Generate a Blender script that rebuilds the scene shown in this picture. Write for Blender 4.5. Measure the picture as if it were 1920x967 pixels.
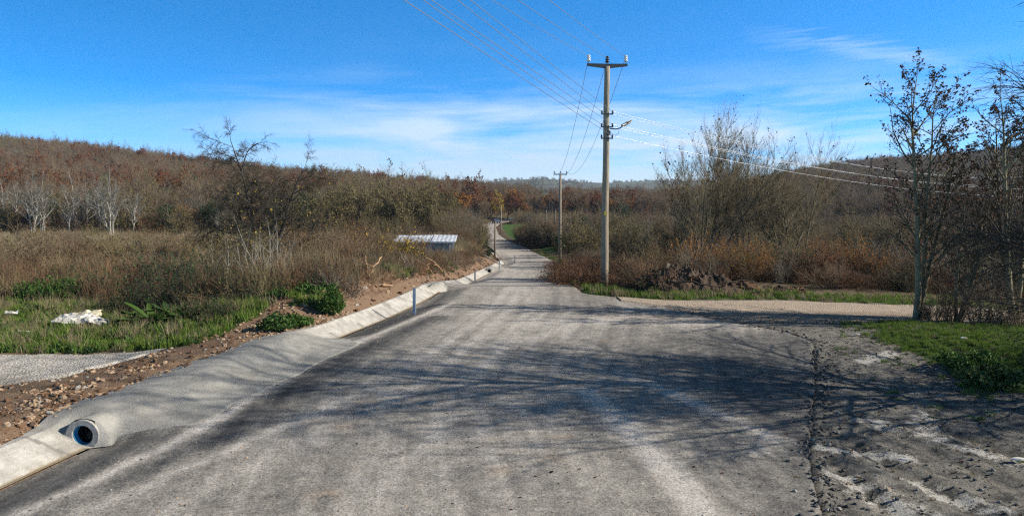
import bpy, math, random
import numpy as np

for o in list(bpy.data.objects): bpy.data.objects.remove(o)
SC = bpy.context.scene
COL = SC.collection
R = math.radians
PI = math.pi

# ------------------------------------------------------------------ camera
F_PX = 1321.0; PITCH = math.atan(138/1321.0); CAM_H = 4.5
cam = bpy.data.cameras.new('camera'); cam.sensor_width = 36; cam.lens = F_PX/1920*36
cam.clip_start = 0.1; cam.clip_end = 20000
camo = bpy.data.objects.new('camera', cam); COL.objects.link(camo)
camo.location = (0, 0, CAM_H); camo.rotation_euler = (PI/2 - PITCH, 0, 0)
SC.camera = camo
SC.render.resolution_x, SC.render.resolution_y = 1024, 515

# ------------------------------------------------------------------ light
SUN_EL = R(28.0); SUN_AZ = R(96.0)          # compass style: 0 = +Y, 90 = +X
w = bpy.data.worlds.new('World'); SC.world = w; w.use_nodes = True
nt = w.node_tree; nt.nodes.clear()
def N(t, typ, **k):
    n = t.nodes.new(typ)
    for a, v in k.items():
        if a == 'inp':
            for kk, vv in v.items(): n.inputs[kk].default_value = vv
        else: setattr(n, a, v)
    return n
out = N(nt, 'ShaderNodeOutputWorld'); bg = N(nt, 'ShaderNodeBackground')
bg.inputs[1].default_value = 0.10
sky = N(nt, 'ShaderNodeTexSky', sky_type='NISHITA'); sky.sun_disc = False
sky.sun_elevation = SUN_EL; sky.sun_rotation = SUN_AZ; sky.altitude = 300; sky.dust_density = 0.3; sky.air_density = 1.0; sky.ozone_density = 2.5
tc = N(nt, 'ShaderNodeTexCoord')
sep = N(nt, 'ShaderNodeSeparateXYZ'); nt.links.new(tc.outputs['Generated'], sep.inputs[0])
def M_(t, op, a, b=None, c=None, clamp=False):
    n = t.nodes.new('ShaderNodeMath'); n.operation = op; n.use_clamp = clamp
    for i, v in enumerate((a, b, c)):
        if v is None: continue
        if hasattr(v, 'links') or hasattr(v, 'is_linked'): t.links.new(v, n.inputs[i])
        else: n.inputs[i].default_value = v
    return n.outputs[0]
# the deep clear blue comes down close to the horizon on this day: sample the sky model higher up
zz = M_(nt, 'ADD', M_(nt, 'MULTIPLY', M_(nt, 'MAXIMUM', sep.outputs[2], 0.0), 3.3), 0.015)
cmb = N(nt, 'ShaderNodeCombineXYZ')
nt.links.new(sep.outputs[0], cmb.inputs[0]); nt.links.new(sep.outputs[1], cmb.inputs[1]); nt.links.new(zz, cmb.inputs[2])
nrm = N(nt, 'ShaderNodeVectorMath', operation='NORMALIZE'); nt.links.new(cmb.outputs[0], nrm.inputs[0])
nt.links.new(nrm.outputs[0], sky.inputs[0])
hs = N(nt, 'ShaderNodeHueSaturation', inp={'Saturation': 1.62, 'Hue': 0.492}); tn = N(nt, 'ShaderNodeMix', data_type='RGBA', blend_type='MULTIPLY'); tr_ = N(nt, 'ShaderNodeMapRange', interpolation_type='SMOOTHSTEP', inp={'From Min': 0.25, 'From Max': 0.6, 'To Min': 1.0, 'To Max': 0.0}); nt.links.new(sep.outputs[2], tr_.inputs[0]); nt.links.new(tr_.outputs[0], tn.inputs[0]); sr_ = N(nt, 'ShaderNodeMapRange', interpolation_type='SMOOTHSTEP', inp={'From Min': 0.25, 'From Max': 0.6, 'To Min': 1.62, 'To Max': 0.9}); nt.links.new(sep.outputs[2], sr_.inputs[0]); nt.links.new(sr_.outputs[0], hs.inputs['Saturation']); tn.inputs[7].default_value = (.80, 1.02, 1.30, 1); nt.links.new(sky.outputs[0], tn.inputs[6]); nt.links.new(tn.outputs[2], hs.inputs['Color'])
vr = N(nt, 'ShaderNodeMapRange', interpolation_type='SMOOTHSTEP', inp={'From Min': 0.25, 'From Max': 0.7, 'To Min': 1.60, 'To Max': 0.32}); nt.links.new(sep.outputs[2], vr.inputs[0]); nt.links.new(vr.outputs[0], hs.inputs['Value'])
# cirrus: streaks on a high sheet, coordinates = direction projected on a plane far overhead
az = M_(nt, 'ARCTAN2', sep.outputs[0], sep.outputs[1])
el = M_(nt, 'ARCSINE', sep.outputs[2])
cc = N(nt, 'ShaderNodeCombineXYZ')
el2 = M_(nt, 'ADD', el, M_(nt, 'MULTIPLY', az, -0.035))
nt.links.new(M_(nt, 'MULTIPLY', az, 2.6), cc.inputs[0]); nt.links.new(M_(nt, 'MULTIPLY', el2, 16.0), cc.inputs[1]); cc.inputs[2].default_value = 3.3
n1 = N(nt, 'ShaderNodeTexNoise', inp={'Scale': 1.0, 'Detail': 7.0, 'Roughness': 0.5, 'Distortion': 0.8}); nt.links.new(cc.outputs[0], n1.inputs['Vector'])
cc2 = N(nt, 'ShaderNodeCombineXYZ')
nt.links.new(M_(nt, 'MULTIPLY', az, 7.0), cc2.inputs[0]); nt.links.new(M_(nt, 'MULTIPLY', el2, 120.0), cc2.inputs[1])
n2 = N(nt, 'ShaderNodeTexNoise', inp={'Scale': 1.0, 'Detail': 6.0, 'Roughness': 0.6, 'Distortion': 0.6}); nt.links.new(cc2.outputs[0], n2.inputs['Vector'])
def ramp(t, src, pts):
    n = t.nodes.new('ShaderNodeValToRGB'); e = n.color_ramp.elements
    while len(e) < len(pts): e.new(0.5)
    for i, (p, c) in enumerate(pts):
        e[i].position = p; e[i].color = (c, c, c, 1) if not isinstance(c, tuple) else c + (1,)
    t.links.new(src, n.inputs[0]); return n.outputs[0]
streak = M_(nt, 'ADD', M_(nt, 'MULTIPLY', n1.outputs[0], 0.82), M_(nt, 'MULTIPLY', n2.outputs[0], 0.18))
streak = ramp(nt, streak, [(0.40, 0.0), (0.60, 1.0)])
# elevation band where the veil lies (0 .. ~9 degrees), thickest at 2-5 degrees
band = ramp(nt, M_(nt, 'MULTIPLY', el, 4.0), [(0.0, 0.75), (0.14, 0.85), (0.30, 0.9), (0.44, 0.75), (0.54, 0.25), (0.66, 0.03), (1.0, 0.0)])
side = ramp(nt, M_(nt, 'ADD', M_(nt, 'MULTIPLY', az, 0.8), 0.5), [(0.0, 0.15), (0.2, 0.35), (0.40, 1.0), (0.75, 1.0), (1.0, 0.8)])
low = ramp(nt, M_(nt, 'MULTIPLY', el, 4.0), [(0.0, 0.55), (0.12, 0.35), (0.30, 0.12), (0.5, 0.0)])
cm = M_(nt, 'ADD', M_(nt, 'MULTIPLY', M_(nt, 'MULTIPLY', streak, band), side), M_(nt, 'MULTIPLY', low, 1.0), clamp=True)
dl_s = M_(nt, 'SUBTRACT', el, M_(nt, 'ADD', M_(nt, 'MULTIPLY', az, -.22), .262))
wsp = ramp(nt, M_(nt, 'ADD', M_(nt, 'MULTIPLY', dl_s, 14.0), M_(nt, 'MULTIPLY', n2.outputs[0], 1.0)), [(.25, 0.), (.50, .8), (.75, 0.)])
wsp = M_(nt, 'MULTIPLY', wsp, ramp(nt, az, [(.30, 0.), (.40, .55), (.50, .9), (.58, .2)]))
cm = M_(nt, 'MAXIMUM', cm, M_(nt, 'MULTIPLY', wsp, .6))
cm = M_(nt, 'MULTIPLY', cm, 0.88)
mx = N(nt, 'ShaderNodeMix', data_type='RGBA'); nt.links.new(cm, mx.inputs[0]); nt.links.new(hs.outputs[0], mx.inputs[6])
mx.inputs[7].default_value = (5.0, 6.2, 7.6, 1)
nt.links.new(mx.outputs[2], bg.inputs[0]); nt.links.new(bg.outputs[0], out.inputs[0])

sl = bpy.data.lights.new('sun', 'SUN'); sl.energy = 4.9; sl.angle = R(0.5); sl.color = (1.0, 0.93, 0.82)
so = bpy.data.objects.new('sun', sl); COL.objects.link(so)
sdir = (math.sin(SUN_AZ)*math.cos(SUN_EL), math.cos(SUN_AZ)*math.cos(SUN_EL), math.sin(SUN_EL))
from mathutils import Vector, Matrix, Euler
so.rotation_euler = Vector(sdir).to_track_quat('Z', 'Y').to_euler(); so.location = (30, -5, 30)
vs = SC.view_settings; vs.view_transform = 'Standard'; vs.look = 'None'; vs.gamma = 1; vs.exposure = 0.64; vs.use_curve_mapping = False
try:
    SC.cycles.max_bounces = 5; SC.cycles.diffuse_bounces = 2; SC.cycles.glossy_bounces = 2; SC.cycles.transparent_max_bounces = 8
    SC.cycles.volume_bounces = 0; SC.cycles.sample_clamp_indirect = 4
    SC.cycles.use_denoising = False; SC.cycles.filter_width = 1.25
except Exception: pass

# ------------------------------------------------------------------ noise and height of the land
def hsh(i, j, s=0):
    n = (i.astype(np.int64)*374761393 + j.astype(np.int64)*668265263 + s*1274126177) & 0xffffffff
    n = ((n ^ (n >> 13))*1274126177) & 0xffffffff
    n = (n ^ (n >> 16)) & 0xffffff
    return n/float(0xffffff)
def vnoise(x, y, s=0):
    x = np.asarray(x, float); y = np.asarray(y, float)
    i = np.floor(x); j = np.floor(y); fx = x-i; fy = y-j
    fx = fx*fx*(3-2*fx); fy = fy*fy*(3-2*fy)
    a = hsh(i, j, s); b = hsh(i+1, j, s); c = hsh(i, j+1, s); d = hsh(i+1, j+1, s)
    return (a*(1-fx)+b*fx)*(1-fy) + (c*(1-fx)+d*fx)*fy
def fbm(x, y, o=4, s=0):
    t = 0; amp = 1; tot = 0
    for k in range(o):
        t = t + amp*vnoise(x*2**k, y*2**k, s+k*7); tot += amp; amp *= 0.5
    return t/tot
def sstep(a, b, x):
    t = np.clip((np.asarray(x, float)-a)/(b-a), 0, 1); return t*t*(3-2*t)
_yt = np.arange(-20, 420, 0.25)
def table(ys, vs_, sig):
    v = np.interp(_yt, ys, vs_)
    k = np.exp(-0.5*(np.arange(-60, 61)*0.25/sig)**2); k /= k.sum()
    vp = np.pad(v, 60, mode='edge')
    return np.convolve(vp, k, 'valid')
TB_Z = table([-20, 25, 33, 50, 90, 150, 220, 420], [0, 0, -.25, -2.4, -5.4, -7.4, -7.7, -7.7], 1.5)
TB_L = table([-20, 5, 10.6, 14, 16.5, 19.3, 21, 24.9, 30.9, 42, 50, 75, 90, 121, 168, 190, 217, 245, 300, 420],
             [-11.5, -8.7, -8.05, -7.25, -6.6, -5.95, -5.5, -4.3, -3.4, -3.3, -3.1, -1.5, -0.8, -3.6, -9.3, -10.9, -9.6, -3.5, 10, 40], 1.3)
TB_R = table([-20, 5, 9.2, 11, 13.4, 16.5, 20.2, 21.6, 23, 25, 28.4, 29.6, 33, 51, 75, 92, 121, 168, 202, 223, 245, 300, 420],
             [0, 3.4, 4.25, 4.8, 5.9, 7.3, 8.8, 8.2, 6.9, 6.0, 4.6, 3.1, 2.95, 3.5, 4.6, 5.3, 2.4, -3.2, -4.7, -3.6, 2.8, 16, 46], 0.5)
TB_LF = table([-20, 25, 40, 70, 110, 150, 220, 420], [0.05, 0.0, -.4, -2.4, -3.8, -5.2, -7, -7.7], 3)
TB_RF = table([-20, 25, 33, 45, 90, 150, 220, 420], [0, 0, -.2, -.9, -4.2, -7, -7.5, -7.7], 3)
zb = lambda y: np.interp(y, _yt, TB_Z)
xl = lambda y: np.interp(y, _yt, TB_L)
xr = lambda y: np.interp(y, _yt, TB_R)
SKY_PX = [-900, -400, 0, 220, 440, 700, 860, 1000, 1100, 1240, 1400, 1500, 1600, 1750, 1920, 2400, 3000]
SKY_V  = [225, 232, 250, 270, 301, 326, 339, 352, 366, 362, 334, 312, 294, 286, 272, 262, 262]
SKY_D  = [420, 420, 420, 420, 420, 400, 380, 330, 330, 400, 560, 620, 640, 640, 640, 640, 640]
PIPES = [(12.35, 0.195), (32.6, 0.16), (66.5, 0.16)]      # y of the culvert mouths, radius
HUMPS = [(12.45, 13.15, 19.2, 21.6), (32.8, 33.4, 36.0, 37.5), (66.8, 67.6, 72, 75)]
def hump(y):
    m = 0
    for a, b, c, d in HUMPS: m = np.maximum(m, sstep(a-.12, b-.25, y)*(1-sstep(c, d, y)))
    return m
def seg_dist(x, y, pts):
    d = np.full(np.shape(x), 1e9)
    for (x0, y0), (x1, y1) in zip(pts[:-1], pts[1:]):
        dx, dy = x1-x0, y1-y0
        t = np.clip(((x-x0)*dx+(y-y0)*dy)/(dx*dx+dy*dy+1e-9), 0, 1)
        d = np.minimum(d, np.hypot(x-x0-t*dx, y-y0-t*dy))
    return d
RUTS = [[(5.9, 12.6), (6.6, 9.0), (7.0, 6.0)], [(6.9, 12.9), (7.7, 9.6), (8.4, 6.5)], [(7.9, 13.2), (9.0, 10.2), (10.0, 7)], [(5.2, 11.8), (5.35, 9.0), (5.5, 6)]]
def H(x, y, far=True):
    x = np.asarray(x, float); y = np.asarray(y, float)
    base = zb(y)
    xL = xl(y); xR = xr(y)
    t = xL - x; q = x - xR
    # sides of the road
    zl = np.interp(y, _yt, TB_LF); zr = np.interp(y, _yt, TB_RF)
    wl = sstep(0.9, 7.0, t); wr = sstep(0.3, 7.0, q)
    z = base*(1-wl-wr) + zl*wl + zr*wr
    # drain: asphalt dips, concrete bank rises
    hm = hump(y)
    near = 1-sstep(95, 110, y)
    lin = np.clip((t-.10)/.62, 0, 1); dip = -0.26*sstep(-1.5, -0.02, t)*(1-lin) + 0.10*lin*(1-sstep(1.5, 5, t))
    bump = 0.30*np.exp(-((t-0.35)/0.95)**2) + 0.07*sstep(0.3, 1.4, t)*(1-sstep(2.5, 5, t))
    z = z + near*(dip*(1-hm) + bump*hm*(1-.62*sstep(24, 30, y)))
    # rough spoil strip along the drain and the cut bank further on
    sp = sstep(0.90, 1.2, t-.50*sstep(11.3, 13.6, y)*(1-sstep(19.3, 22.3, y)))*(1-sstep(2.4, 3.4, t))*sstep(4, 6, y)*(1-sstep(60, 90, y))
    z = z + sp*(0.22*fbm(x*3.1, y*3.1, 5, 3) + .05*fbm(x*11, y*11, 3, 4) - 0.05)
    bank = sstep(1.0, 2.4, t)*(1-sstep(3.5, 7, t))*sstep(21, 25, y)*(1-sstep(75, 95, y))
    z = z + bank*(0.55 + 0.35*fbm(x*0.9, y*0.9, 4, 9) - 0.1)
    # asphalt edge on the right: small broken step, mud, ruts
    off = sstep(0.02, 0.22, q + 0.25*(fbm(x*4, y*4, 3, 5)-0.5))*(1-sstep(20.5, 22, y))*(1-sstep(3, 6, q))
    z = z - 0.055*off
    mud = sstep(0.1, 0.5, q)*(1-sstep(20, 22.5, y))
    z = z + mud*(0.07*(fbm(x*2.2, y*2.2, 5, 17)-0.5) + 0.05*(fbm(x*8, y*8, 3, 19)-0.5)*(1-sstep(5, 9, q)))
    if np.size(x) > 0:
        for k, rp in enumerate(RUTS):
            d = seg_dist(x, y, rp)
            tread = 0.5+0.5*np.sign(np.sin((y*1.0+x*0.4)*14+k))
            z = z - mud*(0.07*np.exp(-(d/0.16)**2)*(0.6+0.4*tread) - 0.03*np.exp(-((d-0.3)/0.1)**2))
    # grassy rise on the near right
    z = z + 0.30*sstep(10.0, 13.0, x)*(1-sstep(15.5, 22, x))*sstep(8, 12, y)*(1-sstep(19, 24, y)) - 1.2*sstep(15.5, 26, x)*sstep(14, 22, y)*(1-sstep(30, 60, y))
    # general unevenness away from the road
    aw = np.maximum(sstep(1.2, 4, t), sstep(6, 10, q))
    z = z + aw*(0.35*(fbm(x*0.22, y*0.22, 3, 21)-0.5) + 0.10*(fbm(x*1.3, y*1.3, 3, 22)-0.5))
    if far:
        yy = np.maximum(y, 1.0)
        px = 960 + 1321*x/yy
        v = np.interp(px, SKY_PX, SKY_V); D = np.interp(px, SKY_PX, SKY_D)
        zr_ = CAM_H + (345-v)/1321*D - 9.5
        foot = np.interp(px, [0, 700, 900, 1000, 1200, 1500, 1900], [118, 120, 235, 240, 200, 170, 150])
        k = np.clip((yy-foot)/(D-foot), 0, 1); k = k**1.25
        back = sstep(1.0, 1.9, yy/D)
        low = np.minimum(z, -3)
        zz_ = z*(1-k) + zr_*k
        zz_ = zz_*(1-back) + (-12)*back
        z = np.where(yy > foot, zz_ + 3.0*k*(fbm(x*0.02, y*0.02, 3, 31)-0.5), z)
        fr = sstep(1500, 2600, yy)*(1-sstep(2600, 3800, yy))
        vf = np.interp(px, [-400, 700, 830, 900, 960, 1010, 1080, 1140, 1250, 1400, 2400], [330, 334, 338, 341, 335, 333, 338, 340, 336, 338, 334])
        z = z + fr*((345-vf)/1321*2600 + 16.5 - 6 + 10*(fbm(x*0.004, y*0.004, 4, 33)-0.5))
    return z
def gp(px, py, off=0.0):            # point of the land seen at a place of the photograph
    a = (px-960)/F_PX; b = (483.5-py)/F_PX
    dy = math.cos(PITCH)+b*math.sin(PITCH); dz = -math.sin(PITCH)+b*math.cos(PITCH)
    y = np.arange(6, 300, 0.05); x = a*y/dy; z = CAM_H + dz*y/dy
    i = int(np.argmax(z < H(x, y)+off)); return float(x[i]), float(y[i])
def at(px, y): return (px-960)/F_PX*y
def topix(x, y): return 960 + F_PX*x/max(y, 1)
def hz(x, y): return float(H(np.array([x]), np.array([y]))[0])

# ------------------------------------------------------------------ mesh and object helpers
def mesh_np(name, V, F, mats, attrs=None, smooth=True, midx=None):
    """V (n,3); F list of int arrays (m,k) with constant k each"""
    me = bpy.data.meshes.new(name); V = np.asarray(V, np.float32)
    F = [np.asarray(f, np.int32) for f in F if len(f)]
    nl = sum(f.size for f in F); nf = sum(len(f) for f in F)
    me.vertices.add(len(V)); me.vertices.foreach_set('co', V.ravel())
    me.loops.add(nl); me.polygons.add(nf)
    me.loops.foreach_set('vertex_index', np.concatenate([f.ravel() for f in F]))
    tot = np.concatenate([np.full(len(f), f.shape[1], np.int32) for f in F])
    st = np.concatenate([[0], np.cumsum(tot)[:-1]]).astype(np.int32)
    me.polygons.foreach_set('loop_start', st)
    me.polygons.foreach_set('loop_total', tot)
    if midx is not None: me.polygons.foreach_set('material_index', np.asarray(midx, np.int32))
    me.polygons.foreach_set('use_smooth', np.full(nf, smooth, bool))
    for m in (mats if isinstance(mats, (list, tuple)) else [mats]):
        if m: me.materials.append(m)
    for k, a in (attrs or {}).items():
        a = np.asarray(a, np.float32)
        if a.ndim == 1:
            at_ = me.attributes.new(k, 'FLOAT', 'POINT'); at_.data.foreach_set('value', a)
        else:
            at_ = me.attributes.new(k, 'FLOAT_VECTOR', 'POINT'); at_.data.foreach_set('vector', a.ravel())
    me.update(calc_edges=True); me.validate()
    return me
def link(name, me, parent=None):
    o = bpy.data.objects.new(name, me); COL.objects.link(o)
    if parent: o.parent = parent
    return o
def tag(o, label=None, cat=None, group=None, kind=None):
    if label: o['label'] = label
    if cat: o['category'] = cat
    if group: o['group'] = group
    if kind: o['kind'] = kind
    return o
def empty(name, loc, rz=0, sc=1):
    o = bpy.data.objects.new(name, None); COL.objects.link(o); o.location = loc; o.rotation_euler = (0, 0, rz); o.scale = (sc,)*3; o.empty_display_size = 0.2
    return o
def copy_tree(o, parent=None):
    c = o.copy(); COL.objects.link(c)
    if parent is not None: c.parent = parent
    for ch in o.children: copy_tree(ch, c)
    return c
class MB:
    """collects solids into one mesh"""
    def __init__(s): s.V = []; s.F4 = []; s.F3 = []; s.n = 0
    def add(s, V, q=(), t=()):
        s.V.append(np.asarray(V, float)); 
        if len(q): s.F4.append(np.asarray(q)+s.n)
        if len(t): s.F3.append(np.asarray(t)+s.n)
        s.n += len(V)
    def box(s, c, d, rot=None, bev=0):
        c = np.array(c, float); d = np.array(d, float)/2
        b = min(bev, d.min()*0.6) if bev else 0
        if not b:
            v = np.array([[x, y, z] for x in (-1, 1) for y in (-1, 1) for z in (-1, 1)])*d
            q = [[0, 1, 3, 2], [4, 6, 7, 5], [0, 4, 5, 1], [2, 3, 7, 6], [0, 2, 6, 4], [1, 5, 7, 3]]
        else:
            v = []; 
            sg = [(x, y, z) for x in (-1, 1) for y in (-1, 1) for z in (-1, 1)]
            for (x, y, z) in sg:
                for ax in range(3):
                    p = np.array([x, y, z])*(d-b); p[ax] = (x, y, z)[ax]*d[ax]; v.append(p)
            v = np.array(v); id_ = {g: i for i, g in enumerate(sg)}
            q = []; tt = []
            for ax in range(3):
                o1, o2 = (ax+1) % 3, (ax+2) % 3
                for sn in (-1, 1):
                    f = []
                    for (a, bb) in ((-1, -1), (1, -1), (1, 1), (-1, 1)):
                        g = [0, 0, 0]; g[ax] = sn; g[o1] = a; g[o2] = bb; f.append(id_[tuple(g)]*3+ax)
                    q.append(f if sn > 0 else f[::-1])
                for a in (-1, 1):
                    for bb in (-1, 1):
                        g0 = [0, 0, 0]; g0[o1] = a; g0[o2] = bb; g0[ax] = -1; g1 = list(g0); g1[ax] = 1
                        i0, i1 = id_[tuple(g0)], id_[tuple(g1)]
                        f = [i0*3+o1, i1*3+o1, i1*3+o2, i0*3+o2]; q.append(f if a*bb > 0 else f[::-1])
            for g in sg:
                i = id_[g]; f = [i*3, i*3+1, i*3+2]; tt.append(f if g[0]*g[1]*g[2] > 0 else f[::-1])
            if rot is not None: v = v @ np.array(rot.to_matrix() if hasattr(rot, 'to_matrix') else rot).T
            s.add(v+c, q, tt); return s
        if rot is not None: v = v @ np.array(rot.to_matrix() if hasattr(rot, 'to_matrix') else rot).T
        s.add(v+c, q); return s
    def tube(s, P, r, k=8, cap=True):
        P = np.asarray(P, float); r = np.broadcast_to(np.asarray(r, float), (len(P),))
        T = np.gradient(P, axis=0); T /= np.linalg.norm(T, axis=1, keepdims=True)+1e-12
        ref = np.array([0, 0, 1.0]) if abs(T[:, 2]).mean() < 0.8 else np.array([1.0, 0, 0])
        A = np.cross(T, ref); A /= np.linalg.norm(A, axis=1, keepdims=True)+1e-12; B = np.cross(T, A)
        th = np.arange(k)*2*PI/k
        V = P[:, None]+r[:, None, None]*(A[:, None]*np.cos(th)[None, :, None]+B[:, None]*np.sin(th)[None, :, None])
        n = len(P); i = np.arange(n-1)[:, None]*k; j = np.arange(k)[None]; j2 = (j+1) % k
        q = np.stack([i+j, i+j2, i+k+j2, i+k+j], -1).reshape(-1, 4)
        V = V.reshape(-1, 3); t = []
        if cap:
            V = np.vstack([V, P[:1], P[-1:]]); a = n*k
            for m in range(k):
                t.append([a, (m+1) % k, m]); t.append([a+1, (n-1)*k+m, (n-1)*k+(m+1) % k])
        s.add(V, q, t); return s
    def lathe(s, prof, c=(0, 0, 0), k=16, rot=None):
        prof = np.array(prof, float); th = np.arange(k)*2*PI/k
        V = np.stack([prof[:, 0, None]*np.cos(th), prof[:, 0, None]*np.sin(th), prof[:, 1, None]+0*th], -1)
        n = len(prof); i = np.arange(n-1)[:, None]*k; j = np.arange(k)[None]; j2 = (j+1) % k
        q = np.stack([i+j, i+j2, i+k+j2, i+k+j], -1).reshape(-1, 4); V = V.reshape(-1, 3)
        if rot is not None: V = V @ np.array(rot.to_matrix()).T
        s.add(V+np.array(c), q); return s
    def mesh(s, name, mat, smooth=False):
        F = []
        if s.F4: F.append(np.concatenate(s.F4))
        if s.F3: F.append(np.concatenate(s.F3))
        return mesh_np(name, np.concatenate(s.V), F, mat, smooth=smooth)
    def build(s, name, mat, parent=None, smooth=False): return link(name, s.mesh(name, mat, smooth), parent)

# ------------------------------------------------------------------ materials
def newmat(name, rough=0.9, spec=0.2):
    m = bpy.data.materials.new(name); m.use_nodes = True; t = m.node_tree
    b = t.nodes['Principled BSDF']; b.inputs['Roughness'].default_value = rough; b.inputs['Specular IOR Level'].default_value = spec
    return m, t, b
def tex(t, scale, detail=4, rough=0.55, vec=None, dist=0, out_=0):
    n = N(t, 'ShaderNodeTexNoise', inp={'Scale': scale, 'Detail': detail, 'Roughness': rough, 'Distortion': dist})
    if vec is not None: t.links.new(vec, n.inputs['Vector'])
    return n.outputs[out_]
def mixc(t, f, a, b, mode='MIX'):
    n = N(t, 'ShaderNodeMix', data_type='RGBA', blend_type=mode)
    for i, v in ((0, f), (6, a), (7, b)):
        if isinstance(v, (int, float)): n.inputs[i].default_value = v
        elif isinstance(v, tuple): n.inputs[i].default_value = v + (1,)
        else: t.links.new(v, n.inputs[i])
    return n.outputs[2]
def obj_vec(t, kind='Object', scale=None):
    c = N(t, 'ShaderNodeTexCoord').outputs[kind]
    if scale:
        mp = N(t, 'ShaderNodeMapping'); mp.inputs['Scale'].default_value = scale; t.links.new(c, mp.inputs[0]); c = mp.outputs[0]
    return c
def bump(t, b, h, strength=0.4, dist=0.02):
    n = N(t, 'ShaderNodeBump', inp={'Strength': strength, 'Distance': dist}); t.links.new(h, n.inputs['Height']); t.links.new(n.outputs[0], b.inputs['Normal'])
def attr(t, name):
    return N(t, 'ShaderNodeAttribute', attribute_name=name)
def simple(name, c1, c2=None, scale=8, rough=0.9, spec=0.2, bmp=0.0, metal=0, sc=None, detail=5, lo=0.35, hi=0.65):
    m, t, b = newmat(name, rough, spec); b.inputs['Metallic'].default_value = metal
    if c2 is None: c2 = tuple(v*0.7 for v in c1)
    v = obj_vec(t, 'Object', sc); n = tex(t, scale, detail, 0.6, v)
    f = ramp(t, n, [(lo, 0.0), (hi, 1.0)])
    t.links.new(mixc(t, f, c1, c2), b.inputs['Base Color'])
    if bmp: bump(t, b, n, bmp, 0.02)
    return m
def plantmat(name, cols, rough=0.85, trans=0.0, var=0.35):
    """colour picked per plant (Object Info random), varied finely inside it"""
    m, t, b = newmat(name, rough, 0.15)
    oi = N(t, 'ShaderNodeObjectInfo')
    n = len(cols)
    rp = N(t, 'ShaderNodeValToRGB'); e = rp.color_ramp.elements
    while len(e) < n: e.new(0.5)
    for i, c in enumerate(cols): e[i].position = i/max(n-1, 1); e[i].color = c+(1,)
    g = N(t, 'ShaderNodeNewGeometry')
    v = M_(t, 'ADD', M_(t, 'MULTIPLY', oi.outputs['Random'], 0.75), M_(t, 'MULTIPLY', g.outputs['Random Per Island'], 0.25))
    t.links.new(v, rp.inputs[0])
    hv = N(t, 'ShaderNodeHueSaturation'); t.links.new(rp.outputs[0], hv.inputs['Color'])
    fr = M_(t, 'FRACT', M_(t, 'MULTIPLY', g.outputs['Random Per Island'], 7.31))
    t.links.new(M_(t, 'ADD', M_(t, 'MULTIPLY', fr, 2*var), 1-var), hv.inputs['Value'])
    t.links.new(hv.outputs[0], b.inputs['Base Color'])
    if trans:
        tr = N(t, 'ShaderNodeBsdfTranslucent'); t.links.new(hv.outputs[0], tr.inputs[0])
        ms = N(t, 'ShaderNodeMixShader', inp={0: trans}); t.links.new(b.outputs[0], ms.inputs[1]); t.links.new(tr.outputs[0], ms.inputs[2])
        t.links.new(ms.outputs[0], t.nodes['Material Output'].inputs[0])
    return m

M = {}
M['bark_grey'] = plantmat('bark_grey', [(.10, .085, .065), (.15, .125, .10)])
M['bark_dark'] = plantmat('bark_dark', [(.05, .042, .033), (.075, .06, .047)])
M['bark_olive'] = plantmat('bark_olive', [(.15, .13, .075), (.19, .165, .10)])
M['bark_white'] = plantmat('bark_white', [(.33, .31, .26), (.40, .37, .31)], var=0.2)
M['twig_brown'] = plantmat('twig_brown', [(.165, .108, .064), (.20, .14, .085), (.15, .118, .076)])
M['twig_grey'] = plantmat('twig_grey', [(.13, .115, .085), (.165, .145, .11)])
M['twig_olive'] = plantmat('twig_olive', [(.16, .13, .07), (.20, .165, .09)])
M['twig_dark'] = plantmat('twig_dark', [(.045, .036, .028), (.065, .052, .04)])
M['twig_broom'] = plantmat('twig_broom', [(.15, .12, .07), (.18, .145, .085)])
M['bark_broom'] = plantmat('bark_broom', [(.12, .10, .062), (.15, .125, .08)])
M['stalk_field'] = plantmat('stalk_field', [(.26, .205, .125), (.30, .245, .155), (.21, .16, .10)])
M['twig_old'] = plantmat('twig_old', [(.05, .042, .03), (.07, .06, .043)])
M['twig_red'] = plantmat('twig_red', [(.13, .06, .04), (.15, .085, .055)])
M['leaf_rust'] = plantmat('leaf_rust', [(.15, .055, .028), (.20, .075, .03), (.11, .05, .03)], trans=.25)
M['leaf_orange'] = plantmat('leaf_orange', [(.36, .14, .03), (.32, .17, .04), (.28, .095, .03)], trans=.25)
M['leaf_yellow'] = plantmat('leaf_yellow', [(.48, .32, .03), (.40, .28, .05)], trans=.25)
M['leaf_olive'] = plantmat('leaf_olive', [(.14, .12, .04), (.18, .14, .05), (.11, .11, .035)], trans=.2)
M['leaf_brown'] = plantmat('leaf_brown', [(.09, .045, .025), (.12, .06, .035), (.07, .05, .03)], trans=.15)
M['leaf_green'] = plantmat('leaf_green', [(.05, .11, .02), (.085, .145, .03), (.04, .085, .02), (.11, .14, .04)], rough=.6, trans=.25)
M['leaf_darkgreen'] = plantmat('leaf_darkgreen', [(.03, .06, .02), (.045, .085, .025)], rough=.6, trans=.2)
M['grass_green'] = plantmat('grass_green', [(.075, .155, .022), (.15, .215, .035), (.11, .185, .03), (.19, .21, .05)], rough=.7, trans=.3)
M['grass_dry'] = plantmat('grass_dry', [(.24, .185, .11), (.30, .235, .145), (.19, .15, .095)], trans=.15)
M['stalk_dry'] = plantmat('stalk_dry', [(.18, .138, .078), (.225, .18, .105), (.145, .108, .06)], trans=.0)
M['stalk_pale'] = plantmat('stalk_pale', [(.22, .19, .13), (.27, .23, .16)], trans=.0)
M['bramble'] = plantmat('bramble', [(.145, .07, .04), (.17, .098, .055), (.115, .08, .045)])
M['concrete_pole'] = simple('concrete_pole', (.34, .28, .20), (.19, .155, .115), 3, .9, .2, .25, sc=(6, 6, .6))
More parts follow.
